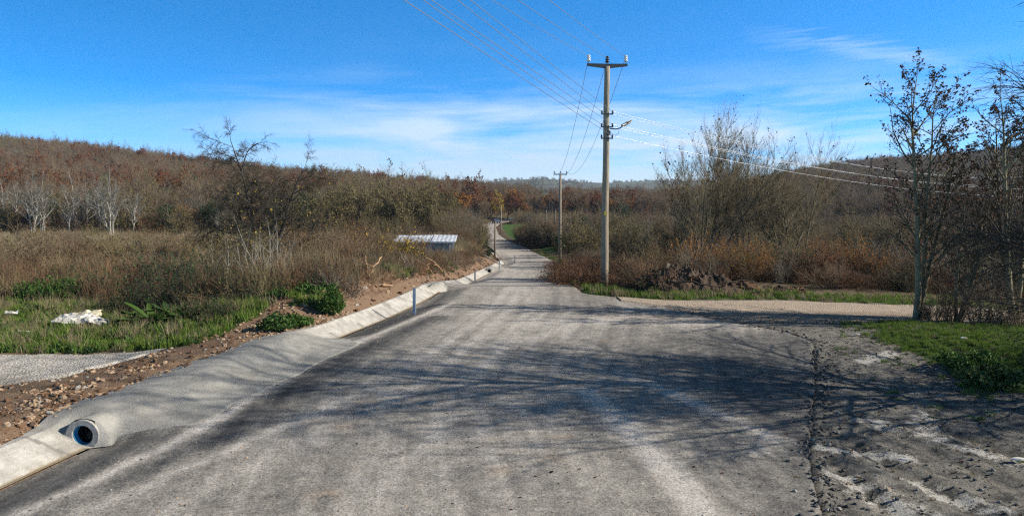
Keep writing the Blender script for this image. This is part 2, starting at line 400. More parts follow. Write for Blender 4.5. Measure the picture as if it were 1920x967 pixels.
M['steel_dark'] = simple('steel_dark', (.035, .035, .04), (.05, .045, .04), 20, .6, .4)
M['porcelain'] = simple('porcelain', (.70, .68, .63), (.60, .58, .53), 20, .25, .5)
M['porcelain_dark'] = simple('porcelain_dark', (.035, .022, .018), None, 20, .25, .5)
M['wire'] = simple('wire', (.42, .42, .42), (.36, .36, .36), 5, .38, .5, metal=.75)
M['galv'] = simple('galv', (.50, .55, .60), (.40, .45, .50), 12, .42, .5, metal=.5)
M['lamp_grey'] = simple('lamp_grey', (.42, .43, .43), (.35, .36, .36), 8, .45, .5)
M['lamp_glass'] = simple('lamp_glass', (.62, .62, .58), None, 8, .15, .5)
M['yellow_plate'] = simple('yellow_plate', (.50, .38, .05), (.35, .28, .06), 30, .6, .3)
M['wood_pole'] = simple('wood_pole', (.22, .17, .12), (.12, .09, .07), 4, .9, .1, .3, sc=(8, 8, .5))
M['cut_wood'] = simple('cut_wood', (.50, .33, .18), (.34, .20, .11), 6, .85, .1, .2)
M['soil'] = simple('soil', (.20, .115, .065), (.12, .068, .04), 3, .95, .1, .5)
M['soil_dark'] = simple('soil_dark', (.055, .040, .030), (.105, .072, .052), 3, .95, .1, .5)
M['chip_dark'] = simple('chip_dark', (.06, .06, .058), (.11, .108, .10), 9, .9, .15)
M['soil_pale'] = simple('soil_pale', (.44, .32, .21), (.30, .20, .125), 3, .95, .1, .4)
M['stone'] = simple('stone', (.38, .35, .31), (.26, .24, .21), 5, .9, .1, .4)
M['roof_white'] = simple('roof_white', (.70, .72, .75), (.46, .46, .47), 1.5, .5, .4, sc=(.5, 4, 1))
M['shed_blue'] = simple('shed_blue', (.33, .42, .50), (.24, .31, .38), 2, .7, .2)
M['shed_wall'] = simple('shed_wall', (.52, .58, .56), (.36, .40, .39), 2, .8, .2)
M['shed_glass'] = simple('shed_glass', (.30, .42, .42), (.20, .30, .30), 2, .25, .5)
M['pvc_blue'] = simple('pvc_blue', (.03, .28, .50), (.05, .22, .38), 8, .4, .4)
M['pipe_black'] = simple('pipe_black', (.012, .012, .012), None, 8, .8, .1)
M['plastic_white'] = simple('plastic_white', (.72, .69, .62), (.50, .46, .40), 6, .6, .3, .2)
M['paper_yellow'] = simple('paper_yellow', (.60, .50, .28), (.72, .66, .50), 6, .7, .2)
M['foam_edge'] = simple('foam_edge', (.26, .19, .10), None, 9, .9, .1)

# asphalt with dust
def road_mat():
    m, t, b = newmat('asphalt', 0.92, 0.15)
    v = obj_vec(t)
    fine = tex(t, 30, 8, .9, v); mid = tex(t, 3.2, 7, .7, v); big = tex(t, .55, 5, .6, v)
    at_d = attr(t, 'dust').outputs['Fac']; at_k = attr(t, 'dark').outputs['Fac']; at_w = attr(t, 'warm').outputs['Fac']; rc = attr(t, 'rc').outputs['Vector']
    mp = N(t, 'ShaderNodeMapping'); mp.inputs['Scale'].default_value = (2.4, .13, 1); t.links.new(rc, mp.inputs[0])
    lane = tex(t, 1.0, 6, .62, mp.outputs[0])
    mp2 = N(t, 'ShaderNodeMapping'); mp2.inputs['Scale'].default_value = (9, .9, 1); t.links.new(rc, mp2.inputs[0])
    lane2 = tex(t, 1.0, 5, .6, mp2.outputs[0])
    s = M_(t, 'ADD', at_d, M_(t, 'MULTIPLY', M_(t, 'SUBTRACT', lane, .5), .75))
    s = M_(t, 'ADD', s, M_(t, 'MULTIPLY', M_(t, 'SUBTRACT', lane2, .5), .22))
    s = M_(t, 'ADD', s, M_(t, 'MULTIPLY', M_(t, 'SUBTRACT', mid, .5), .85))
    s = M_(t, 'ADD', s, M_(t, 'MULTIPLY', M_(t, 'SUBTRACT', big, .5), .5))
    s = M_(t, 'SUBTRACT', s, M_(t, 'MULTIPLY', at_k, .55))
    s = M_(t, 'ADD', s, M_(t, 'MULTIPLY', M_(t, 'SUBTRACT', fine, .5), 1.5), clamp=True)
    rp = N(t, 'ShaderNodeValToRGB'); e = rp.color_ramp.elements; e.new(.5); e.new(.78)
    for i, (p, c) in enumerate([(.0, (.050, .050, .050)), (.35, (.150, .141, .128)), (.62, (.285, .260, .225)), (1.0, (.53, .485, .43))]):
        e[i].position = p; e[i].color = c+(1,)
    t.links.new(s, rp.inputs[0])
    warm = mixc(t, M_(t, 'MULTIPLY', at_w, ramp(t, mid, [(.4, 0.), (.65, 1.)])), rp.outputs[0], (.36, .27, .19))
    # loose chippings: dark and light specks
    vo = N(t, 'ShaderNodeTexVoronoi', inp={'Scale': 26.0, 'Randomness': 1.0}); t.links.new(v, vo.inputs['Vector'])
    spk = M_(t, 'MULTIPLY', M_(t, 'LESS_THAN', vo.outputs['Distance'], .20), M_(t, 'GREATER_THAN', N(t, 'ShaderNodeSeparateColor').outputs[0] if False else tex(t, 9, 2, .5, v), .58))
    c = mixc(t, M_(t, 'MULTIPLY', spk, .55), warm, (.06, .055, .05))
    vo2 = N(t, 'ShaderNodeTexVoronoi', inp={'Scale': 13.0, 'Randomness': 1.0}); t.links.new(v, vo2.inputs['Vector'])
    gr = N(t, 'ShaderNodeTexVoronoi', inp={'Scale': 42.0, 'Randomness': 1.0}); t.links.new(v, gr.inputs['Vector']); gs = N(t, 'ShaderNodeSeparateColor'); t.links.new(gr.outputs['Color'], gs.inputs[0])
    hv = N(t, 'ShaderNodeHueSaturation'); t.links.new(M_(t, 'ADD', M_(t, 'MULTIPLY', gs.outputs[0], .7), .65), hv.inputs['Value']); t.links.new(c, hv.inputs['Color']); c = hv.outputs[0]
    spk2 = M_(t, 'MULTIPLY', M_(t, 'LESS_THAN', vo2.outputs['Distance'], .12), M_(t, 'GREATER_THAN', tex(t, 5, 2, .5, v), .56))
    c = mixc(t, M_(t, 'MULTIPLY', spk2, .6), c, (.50, .44, .36))
    t.links.new(c, b.inputs['Base Color'])
    bump(t, b, M_(t, 'ADD', fine, M_(t, 'MULTIPLY', mid, .8)), .55, .02)
    return m
M['asphalt'] = road_mat()

def ground_mat():
    m, t, b = newmat('ground', 0.95, 0.1)
    v = obj_vec(t)
    fine = tex(t, 30, 5, .7, v); mid = tex(t, 3.5, 7, .65, v); big = tex(t, .35, 6, .6, v)
    def msk(a, k=.9, lo=.45, hi=.6):
        f = M_(t, 'ADD', attr(t, a).outputs['Fac'], M_(t, 'MULTIPLY', M_(t, 'SUBTRACT', M_(t, 'ADD', M_(t, 'MULTIPLY', mid, .7), M_(t, 'MULTIPLY', fine, .3)), .5), k))
        return ramp(t, f, [(lo, 0.), (hi, 1.)])
    def two(a, bb, n=fine): return mixc(t, ramp(t, n, [(.36, 0.), (.64, 1.)]), a, bb)
    litter = mixc(t, ramp(t, mid, [(.4, 0.), (.6, 1.)]), two((.13, .095, .06), (.20, .145, .09)), two((.075, .06, .035), (.11, .09, .05)))
    field = mixc(t, ramp(t, big, [(.4, 0.), (.6, 1.)]), litter, two((.21, .165, .10), (.14, .11, .07)))
    c = field
    c = mixc(t, msk('green'), c, two((.035, .075, .012), (.07, .115, .02)))
    c = mixc(t, msk('meadow'), c, two((.055, .115, .02), (.08, .14, .03), mid))
    c = mixc(t, msk('dirt'), c, mixc(t, ramp(t, mid, [(.35, 0.), (.62, 1.)]), two((.17, .10, .06), (.25, .16, .10)), two((.10, .062, .04), (.34, .24, .16))))
    mudc = mixc(t, ramp(t, mid, [(.36, 0.), (.54, 1.)]), two((.055, .053, .049), (.11, .105, .095)), two((.16, .148, .13), (.28, .26, .22)))
    c = mixc(t, msk('mud'), c, mudc)
    c = mixc(t, msk('pale', 2.1, .46, .62), c, two((.42, .40, .36), (.56, .53, .47)))
    wood = mixc(t, ramp(t, tex(t, .03, 5, .6, v), [(.42, 0.), (.58, 1.)]), two((.09, .055, .035), (.13, .075, .045)), two((.10, .08, .05), (.065, .07, .03)))
    c = mixc(t, attr(t, 'wood').outputs['Fac'], c, wood)
    fd = attr(t, 'far').outputs['Fac']
    fcol = mixc(t, ramp(t, tex(t, .006, 6, .65, v), [(.46, 0.), (.54, 1.)]), (.07, .06, .04), (.10, .115, .06))
    c = mixc(t, fd, c, fcol)
    t.links.new(c, b.inputs['Base Color'])
    bump(t, b, M_(t, 'ADD', fine, M_(t, 'MULTIPLY', mid, 1.2)), .8, .05)
    return m
M['ground'] = ground_mat()

def gravel_mat(name, c1, c2, c3, scale=24):
    m, t, b = newmat(name, .95, .1); v = obj_vec(t)
    vo = N(t, 'ShaderNodeTexVoronoi', inp={'Scale': scale, 'Randomness': 1.0}); t.links.new(v, vo.inputs['Vector'])
    sc_ = N(t, 'ShaderNodeSeparateColor'); t.links.new(vo.outputs['Color'], sc_.inputs[0])
    mid = tex(t, 2.2, 6, .65, v)
    c = mixc(t, sc_.outputs[0], c1, c2)
    c = mixc(t, ramp(t, M_(t, 'ADD', mid, M_(t, 'MULTIPLY', attr(t, 'dark').outputs['Fac'], .35)), [(.5, 0.), (.75, 1.)]), c, c3)
    c = mixc(t, ramp(t, vo.outputs['Distance'], [(.5, 0.), (.75, .6)]), c, tuple(k*.45 for k in c3))
    t.links.new(c, b.inputs['Base Color'])
    bump(t, b, M_(t, 'SUBTRACT', mid, vo.outputs['Distance']), .8, .03)
    return m
M['gravel_pink'] = gravel_mat('gravel_pink', (.42, .325, .235), (.54, .44, .335), (.32, .25, .18))
M['gravel_grey'] = gravel_mat('gravel_grey', (.40, .37, .32), (.56, .52, .46), (.30, .26, .21), 20)

def concrete_mat():
    m, t, b = newmat('drain_concrete', .88, .2); v = obj_vec(t)
    fine = tex(t, 40, 5, .7, v); mid = tex(t, 3, 7, .65, v)
    a = attr(t, 'asph').outputs['Fac']; silt = attr(t, 'silt').outputs['Fac']
    c = mixc(t, ramp(t, mid, [(.35, 0.), (.62, 1.)]), (.56, .53, .47), (.37, .345, .30))
    gx = mixc(t, ramp(t, mid, [(.33, 0.), (.66, 1.)]), (.30, .288, .255), (.40, .38, .335))
    c = mixc(t, a, c, gx)
    c = mixc(t, ramp(t, M_(t, 'ADD', silt, M_(t, 'MULTIPLY', M_(t, 'SUBTRACT', mid, .5), .8)), [(.4, 0.), (.65, 1.)]), c, (.34, .27, .18))
    c = mixc(t, M_(t, 'MULTIPLY', ramp(t, fine, [(.5, 0.), (.72, 1.)]), .4), c, (.20, .19, .17))
    c = mixc(t, M_(t, 'MULTIPLY', attr(t, 'joint').outputs['Fac'], .7), c, (.16, .15, .13))
    t.links.new(c, b.inputs['Base Color']); c = mixc(t, M_(t, 'MULTIPLY', ramp(t, tex(t, 1.1, 8, .75, v), [(.46, 0.), (.66, .75)]), 1.0), c, (.22, .205, .18)); t.links.new(c, b.inputs['Base Color'])
    bump(t, b, M_(t, 'ADD', fine, mid), .7, .03)
    return m
M['drain'] = concrete_mat()

# ------------------------------------------------------------------ ground, road, tracks
def gridmesh(name, X, Y, Z, mat, attrs=None, keep=None, smooth=True):
    nr, nc = X.shape; V = np.stack([X, Y, Z], -1).reshape(-1, 3)
    i = np.arange(nr-1)[:, None]*nc; j = np.arange(nc-1)[None]
    q = np.stack([i+j, i+j+1, i+nc+j+1, i+nc+j], -1)
    if keep is not None: q = q[keep]
    return mesh_np(name, V, [q.reshape(-1, 4)], mat, {k: np.asarray(a).reshape(-1, *a.shape[2:]) for k, a in (attrs or {}).items()}, smooth)

# outlines of the pieces of surface
SR_T = lambda x: np.interp(x, [3.6, 5.2, 6.1, 10.4, 14.5, 20, 40], [28.9, 28.2, 27.5, 27.7, 26.2, 27, 31])       # side track, far edge
SR_B = lambda x: np.interp(x, [3.6, 6, 7.5, 9.1, 12.7, 16, 20, 40], [28.0, 25.4, 23.6, 22.8, 22.9, 23.4, 24, 27])
PAD_T = lambda x: 18.7 + 0.06*(x+10) ; PAD_B = lambda x: np.interp(x, [-30, -14, -10.6, -9.6], [11.5, 13.5, 15.8, 18.0])

rows = [5.0]
while rows[-1] < 4200: rows.append(rows[-1]*1.0115)
Yg = np.array(rows) - 8
ks = np.linspace(-1.25, 1.25, 560)
Xg = ks[None, :]*(Yg[:, None]+14); Yg2 = np.repeat(Yg[:, None], len(ks), 1)
Zg = H(Xg, Yg2)
tt = xl(Yg2)-Xg; qq = Xg-xr(Yg2)
inroad = sstep(-0.75, -1.3, -0-(-tt)) if False else ((tt < 0.85) & (qq < -0.12))
soft = np.clip(np.minimum((0.92+.48*sstep(11.3, 13.6, Yg2)*(1-sstep(19.3, 22.3, Yg2))-tt)/0.30, (-qq+0.05)/0.25), 0, 1)
soft = soft*(Yg2 < 320)
Zg = Zg - 0.20*soft
insr = (Xg > 3.9) & (Xg < 40) & (Yg2 < SR_T(Xg)-.1) & (Yg2 > SR_B(Xg)+.1); Zg = Zg - 0.05*insr
left = tt > 0
nz = fbm(Xg*.5, Yg2*.5, 4, 41)
green = np.where(left, sstep(17.5, 20, Yg2)*(1-sstep(29, 38, Yg2))*(1-sstep(-7, -5.5, Xg))*0.85, 0)
green = np.maximum(green, (~left)*sstep(10.2, 11.4, Xg-0.35*(nz-.5)*6)*(Yg2 < 23)*(Yg2 > 5)*1.0*(1-sstep(17, 22, Xg)))
green = np.maximum(green, (~left)*sstep(.1, .6, Yg2-SR_T(Xg))*(1-sstep(1.2, 3.5, Yg2-SR_T(Xg)))*(Xg > 3)*(Xg < 40)*.8)
green = np.maximum(green, (~left)*(Yg2 > 29)*(Yg2 < 100)*sstep(0, .4, qq)*(1-sstep(1.0, 2.5, qq))*.7)
green = np.maximum(green, left*(Yg2 > 24)*(Yg2 < 60)*sstep(2.2, 3.5, tt)*(1-sstep(5, 9, tt))*.45)
meadow = (~left)*(Yg2 > 105)*(Yg2 < 215)*sstep(1.0, 2.5, qq)*(1-sstep(9, 16, qq+8*(nz-.5)))*.9
dirt = left*sstep(.55, .8, tt)*(1-sstep(2.3, 3.6, tt + 1.2*(nz-.5)))*(Yg2 < 95)
dirt = np.maximum(dirt, left*(Yg2 > 23)*(Yg2 < 90)*sstep(.6, .9, tt)*(1-sstep(3.6, 6.5, tt+2*(nz-.5))))
dirt = np.maximum(dirt, left*(Yg2 < 18.8)*(Yg2 > 3)*.55)
mud = (~left)*(Yg2 < 24)*sstep(-.3, .1, qq)*(1-green)
mud = np.maximum(mud, (~left)*(Yg2 > 21)*(Yg2 < 30)*(Xg < 20)*(Yg2 < SR_T(Xg)+.3)*.9)
pale = np.zeros_like(Xg)
for pts, wd, st in [([(5.0, 11.9), (5.9, 11.6), (6.6, 11.4)], .28, .8), ([(5.2, 10.6), (5.6, 9.3), (5.9, 7.5)], .5, .62), ([(6.9, 13.4), (7.5, 12.4), (8.6, 10.7), (9.4, 9.4)], .35, .62),
                    ([(7.6, 12.7), (8.3, 13.6)], .4, .6), ([(9.2, 17.9), (10.2, 18.7)], .45, .75), ([(8.4, 15.4), (9.3, 15.0)], .3, .5), ([(6.3, 10.3), (6.9, 9.1), (7.4, 7.6)], .45, .60), ([(9.9, 10.7), (10.6, 9.6)], .35, .45)]:
    pale = np.maximum(pale, st*np.exp(-(seg_dist(Xg, Yg2, pts)/wd)**2))
pale = pale*(qq > .02)
PXg = 960+1321*Xg/np.maximum(Yg2, 1)
wood = sstep(110, 135, Yg2)*(~(meadow > .3))
farm = sstep(800, 1100, Yg2)
kg = np.ones((Xg.shape[0]-1, Xg.shape[1]-1), bool); xc = .5*(Xg[:-1, :-1]+Xg[1:, 1:]); yc = .5*(Yg2[:-1, :-1]+Yg2[1:, 1:]); zc = .5*(Zg[:-1, :-1]+Zg[1:, 1:])
for py_, pr in PIPES: kg &= ~((yc > py_+.1) & (yc < py_+1.5) & (np.hypot(xc-xl(yc)+.13, zc-(zb(py_)-.26+pr+.05)) < pr-.03))
gm = gridmesh('ground', Xg, Yg2, Zg, M['ground'], dict(green=green, meadow=meadow, dirt=dirt, mud=mud, pale=pale, wood=wood*.8, far=farm), kg)
tag(link('ground', gm), 'rolling ground of dry grass, soil, mud and distant wooded hills', kind='structure')

# the road
rr = [3.0]
while rr[-1] < 300: rr.append(rr[-1]+max(.09, rr[-1]*.008))
Yr = np.array(rr); s = np.linspace(0, 1, 170)
el_ = xl(Yr)+0.02; er_ = xr(Yr) + np.where(Yr < 21, 0.22*(fbm(Yr*1.7, Yr*0, 4, 61)-.5) + .10*(fbm(Yr*7, Yr*0, 3, 62)-.5), .25*(fbm(Yr*.6, Yr*0, 3, 63)-.5))
Xr = el_[:, None] + (er_-el_)[:, None]*s[None]; Yr2 = np.repeat(Yr[:, None], len(s), 1)
# the wearing course ends in a broken edge: last columns drop down
Zr = H(Xr, Yr2) + 0.006
edge = np.clip((s-0.993)/0.007, 0, 1)[None]
Zr = Zr + 0.0*edge
Zr[:, -1] -= 0.09
hm2 = hump(Yr2); tr_ = xl(Yr2)-Xr; qr_ = Xr-xr(Yr2)
DUST = [(-7.3, 7.5), (-6.75, 9.4), (-6.05, 11.6), (-5.65, 13.4), (-5.3, 17.0), (-4.15, 20.7), (-3.2, 23.9), (-2.3, 27)]
dl = seg_dist(Xr, Yr2, DUST)
xdl = np.interp(Yr2, [p[1] for p in DUST], [p[0] for p in DUST])
dust = np.full_like(Xr, .56)
dust += .18*sstep(26, 45, Yr2) + .10*np.exp(-((Xr+.5)/2.2)**2)
dust = np.where((Xr < xdl) & (Yr2 < 27), .36 + .34*hm2*sstep(-2.0, -1.0, tr_), dust)
dust += .45*np.exp(-(dl/.17)**2)*(.6+.8*fbm(Xr*3, Yr2*3, 3, 71))*(Yr2 < 27)
for pts, wd, st in [([(-6.1, 8.8), (-4.9, 11.5), (-3.2, 15), (-1.9, 19.5), (-.8, 25), (0, 33)], .20, .22), ([(-5.0, 8.8), (-3.9, 11.5), (-2.3, 15), (-1.2, 19.5), (-.2, 25), (.6, 33)], .25, .14),
                    ([(-2.2, 8), (-1.0, 15), (.6, 25), (1.4, 33)], .3, .12), ([(2.9, 7.5), (2.6, 9.6), (2.35, 11.5), (1.95, 13.6), (1.6, 15)], .28, .42), ([(3.4, 14.8), (4.4, 12.8), (4.8, 12.0)], .22, .35),
                    ([(1.0, 22.5), (3.6, 23.3), (7, 22.3)], .8, .25), ([(.4, 20), (2.2, 22.5), (5, 24.5)], .35, .16), ([(2.5, 16.5), (3.9, 14.2)], .2, .2), ([(4.3, 11.6), (4.5, 12.3)], .3, .3), ([(6.8, 17.0), (7.6, 17.6)], .3, .2)]:
    dust += st*np.exp(-(seg_dist(Xr, Yr2, pts)/wd)**2)*(.7+.6*fbm(Xr*2, Yr2*2, 3, 77))
dark = .62*np.exp(-((Xr-xdl-.75)/.45)**2)*(Yr2 < 24)*sstep(9, 14, Yr2) + .30*np.exp(-((Xr-xdl-.5)/.25)**2)*(Yr2 < 24)
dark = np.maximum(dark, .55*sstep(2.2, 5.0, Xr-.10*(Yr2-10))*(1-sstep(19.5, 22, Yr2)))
dark = np.maximum(dark, .35*(tr_ > -1.6)*(1-hm2)*sstep(18, 24, Yr2)*(1-sstep(45, 60, Yr2))*sstep(-1.6, -.8, tr_))
dark = np.maximum(dark, .5*np.exp(-(seg_dist(Xr, Yr2, [(3.6, 9), (3.9, 7)])/.5)**2))
warm = np.clip(.22*sstep(20, 40, Yr2) + .75*np.exp(-(seg_dist(Xr, Yr2, [(4, 23.6), (7, 23)])/.9)**2), 0, 1)
for (px, py) in [(605, 930), (880, 795), (640, 800), (915, 830), (1010, 760), (700, 755), (930, 885), (880, 735), (1055, 820), (1035, 860), (1130, 640)]:
    gx, gy = gp(px, py); warm = np.maximum(warm, 1.3*np.exp(-(np.hypot((Xr-gx)/.22, (Yr2-gy)/.16))**2))
cen = (el_+er_)/2
rc = np.stack([Xr - np.interp(Yr2, [8, 15, 25, 33], [-4.4+3.6, -1.7, .6, 1.0])*(Yr2 < 33) - (Yr2 >= 33)*(cen[:, None]+0*Xr), Yr2, 0*Xr], -1)
kr = np.ones((Xr.shape[0]-1, Xr.shape[1]-1), bool); xc = .5*(Xr[:-1, :-1]+Xr[1:, 1:]); yc = .5*(Yr2[:-1, :-1]+Yr2[1:, 1:]); zc = .5*(Zr[:-1, :-1]+Zr[1:, 1:])
for py_, pr in PIPES: kr &= ~((yc > py_) & (yc < py_+1.5) & (np.hypot(xc-xl(yc)+.13, zc-(zb(py_)-.26+pr+.05)) < pr+.03))
rm = gridmesh('road', Xr, Yr2, Zr, M['asphalt'], dict(dust=dust, dark=dark, warm=warm, rc=rc), kr)
tag(link('road', rm), 'grey dusty asphalt country road running down into the valley', kind='structure')

# side track and gravel pad: crowned sheets with ragged edges
def patch(name, xs, bot, top, mat, nrow, off, label, darkf):
    x = xs[None, :]; v = np.linspace(0, 1, nrow)[:, None]
    b_ = bot(xs)+.35*(fbm(xs*1.3, xs*0, 4, 81)-.5); t_ = top(xs)+.3*(fbm(xs*1.5, xs*0, 4, 82)-.5)
    Y = b_[None]+(t_-b_)[None]*v; X = np.repeat(x, nrow, 0)
    ed = np.minimum(sstep(0, .22, v), 1-sstep(.92, 1, v))
    Z = H(X, Y)+off*ed+.03*(fbm(X*2, Y*2, 3, 84)-.5)*ed - .02*(1-ed)
    tag(link(name, gridmesh(name, X, Y, Z, mat, dict(dark=darkf(X, Y)))), label, kind='structure')
patch('side_track', np.linspace(4.3, 36, 260), SR_B, SR_T, M['gravel_pink'], 46, .045, 'pinkish gravel side track leaving the road to the right', lambda X, Y: 1-sstep(24, 25.2, Y)-.3)
patch('gravel_pad', np.linspace(-30, -9.3, 220), PAD_B, PAD_T, M['gravel_grey'], 70, .05, 'pale gravel driveway left of the drain', lambda X, Y: 1-sstep(14.5, 16.8, Y+.15*X+1.6))

# concrete drain with the ramp over the culvert
yd = [4.0]
while yd[-1] < 108: yd.append(yd[-1]+(.05 if 11.8 < yd[-1] < 14.5 else max(.08, yd[-1]*.006)))
yd = np.array(yd); td = np.linspace(-2.0, 1.35, 90); hmd = hump(np.repeat(yd[:, None], 90, 1))
Yd = np.repeat(yd[:, None], len(td), 1); TD = np.repeat(td[None], len(yd), 0)
hmd = hump(Yd)
lo_t = 0.02 - (1.48+.2*fbm(yd*2, yd*0, 3, 87))*hump(yd)*(yd < 25)
for py_, pr in PIPES: lo_t = np.where((yd > py_-.03) & (yd < py_+1.7), np.minimum(lo_t, .13-pr-.32), lo_t); hi_t = 0.82 + 0.50*sstep(11.3, 13.6, yd)*(1-sstep(19.3, 22.3, yd)) + .06*(fbm(yd*1.5, yd*0, 3, 88)-.5)
TD = lo_t[:, None] + (hi_t-lo_t)[:, None]*np.linspace(0, 1, len(td))[None]
Xd = xl(Yd)-TD
Zd = H(Xd, Yd) + .020 + .008*(fbm(Xd*9, Yd*9, 3, 90)-.5) + .03*hmd*(fbm(Xd*1.6, Yd*1.6, 3, 94)-.5); Zd[:, -1] -= .14; Zd[:, 0] -= .016*hmd[:, 0]
PP = []
for k, (py_, pr) in enumerate(PIPES):
    cx = float(xl(py_))-.13; cz = float(zb(py_))-.26+pr+.05
    PP.append((cx, py_, cz, pr))
    yd_ = Yd-py_
    # concrete haunched round the pipe mouth
    r_ = np.hypot(Xd-(cx+(xl(Yd)-xl(py_))), 0)
    arch = cz-.15+(pr+.25)*(1-(r_/(pr+.28))**2.6)+.012*(fbm(Xd*9, Yd*9, 2, 93)-.5)
    Zd = np.where((yd_ > .0) & (yd_ < 1.6) & (r_ < pr+.30), np.maximum(Zd, arch+zb(Yd)-zb(py_)), Zd)
cxx = .25*(Xd[:-1, :-1]+Xd[1:, 1:]+Xd[1:, :-1]+Xd[:-1, 1:]); cyy = .25*(Yd[:-1, :-1]+Yd[1:, 1:]+Yd[1:, :-1]+Yd[:-1, 1:]); czz = .25*(Zd[:-1, :-1]+Zd[1:, 1:]+Zd[1:, :-1]+Zd[:-1, 1:])
keep = np.ones(cxx.shape, bool)
for cx, py_, cz, pr in PP:
    keep &= ~((cyy > py_) & (cyy < py_+1.0) & (np.hypot(cxx-cx-(xl(cyy)-xl(py_)), czz-cz) < pr+.005) & (cyy < py_+.5))
jt = np.abs(((Yd+.15*TD) % 1.6)-.8) < .035
asph = hmd*(Yd < 25)
for py_, pr in PIPES:
    nearp = np.exp(-((Yd-py_-.5)/.75)**2)*(Yd > py_-.01)*(np.abs(TD-.13) < .6); asph = np.maximum(asph, nearp*1.3)
silt = (1-np.clip(asph, 0, 1))*(1-hmd)*(1-sstep(.05, .22, TD))*.9
dm = gridmesh('drain_channel', Xd, Yd, Zd, M['drain'], dict(asph=asph, silt=silt, joint=jt*(1-hmd)*1.0), keep)
tag(link('drain_channel', dm), 'pale concrete drain channel and ramp along the left edge of the road', kind='structure')
M['concrete_collar'] = simple('concrete_collar', (.42, .40, .355), (.28, .265, .235), 9, .9, .15, .6)
def pipe(cx, y0, cz, pr, label):
    d = np.array([float(xl(y0+2)-xl(y0)), 2.0, float(zb(y0+2)-zb(y0))]); d /= np.linalg.norm(d)
    y0 += .06; e = empty('culvert_pipe', (cx, y0, cz)); tag(e, label, 'pipe', 'culvert pipe ends in the drain')
    th = np.arange(28)*2*PI/28
    def shell(r0, r1, l0, l1, name, mat):
        m = MB(); A = np.array([1, 0, 0.]); B = np.cross(d, A)
        ring = lambda r, l: l*d+r*(A*np.cos(th)[:, None]+B*np.sin(th)[:, None])
        V = np.vstack([ring(r1, l0), ring(r1, l1), ring(r0, l1), ring(r0, l0)]); k = 28
        q = []
        for a_ in range(4):
            for j in range(k): q.append([a_*k+j, a_*k+(j+1) % k, ((a_+1) % 4)*k+(j+1) % k, ((a_+1) % 4)*k+j])
        m.add(V, q); return m.build(name, mat, e, smooth=False)
    shell(pr-.018, pr-.008, -.04, .05, 'blue_sleeve', M['pvc_blue'])
    cl = shell(pr-.003, pr+.098, -.066, .45, 'collar', M['concrete_collar'])
    m = MB(); A = np.array([1, 0, 0.]); B = np.cross(d, A)
    P0 = [(.05, pr-.012), (3.2, pr-.012)]
    V = np.vstack([l*d+r*(A*np.cos(th)[:, None]+B*np.sin(th)[:, None]) for l, r in P0]+[[3.2*d]])
    q = [[j, (j+1) % 28, 28+(j+1) % 28, 28+j] for j in range(28)]; t3 = [[56, 28+j, 28+(j+1) % 28] for j in range(28)]
    m.add(V, q, t3); m.build('barrel', M['pipe_black'], e)
    return e
for (cx, y0, cz, pr), lb in zip(PP, ['round dark culvert pipe with blue rim under the near concrete ramp', 'small culvert pipe mouth in the drain behind the nearest post', 'small culvert pipe mouth at the far end of the drain']):
    pipe(cx, y0, cz, pr, lb)

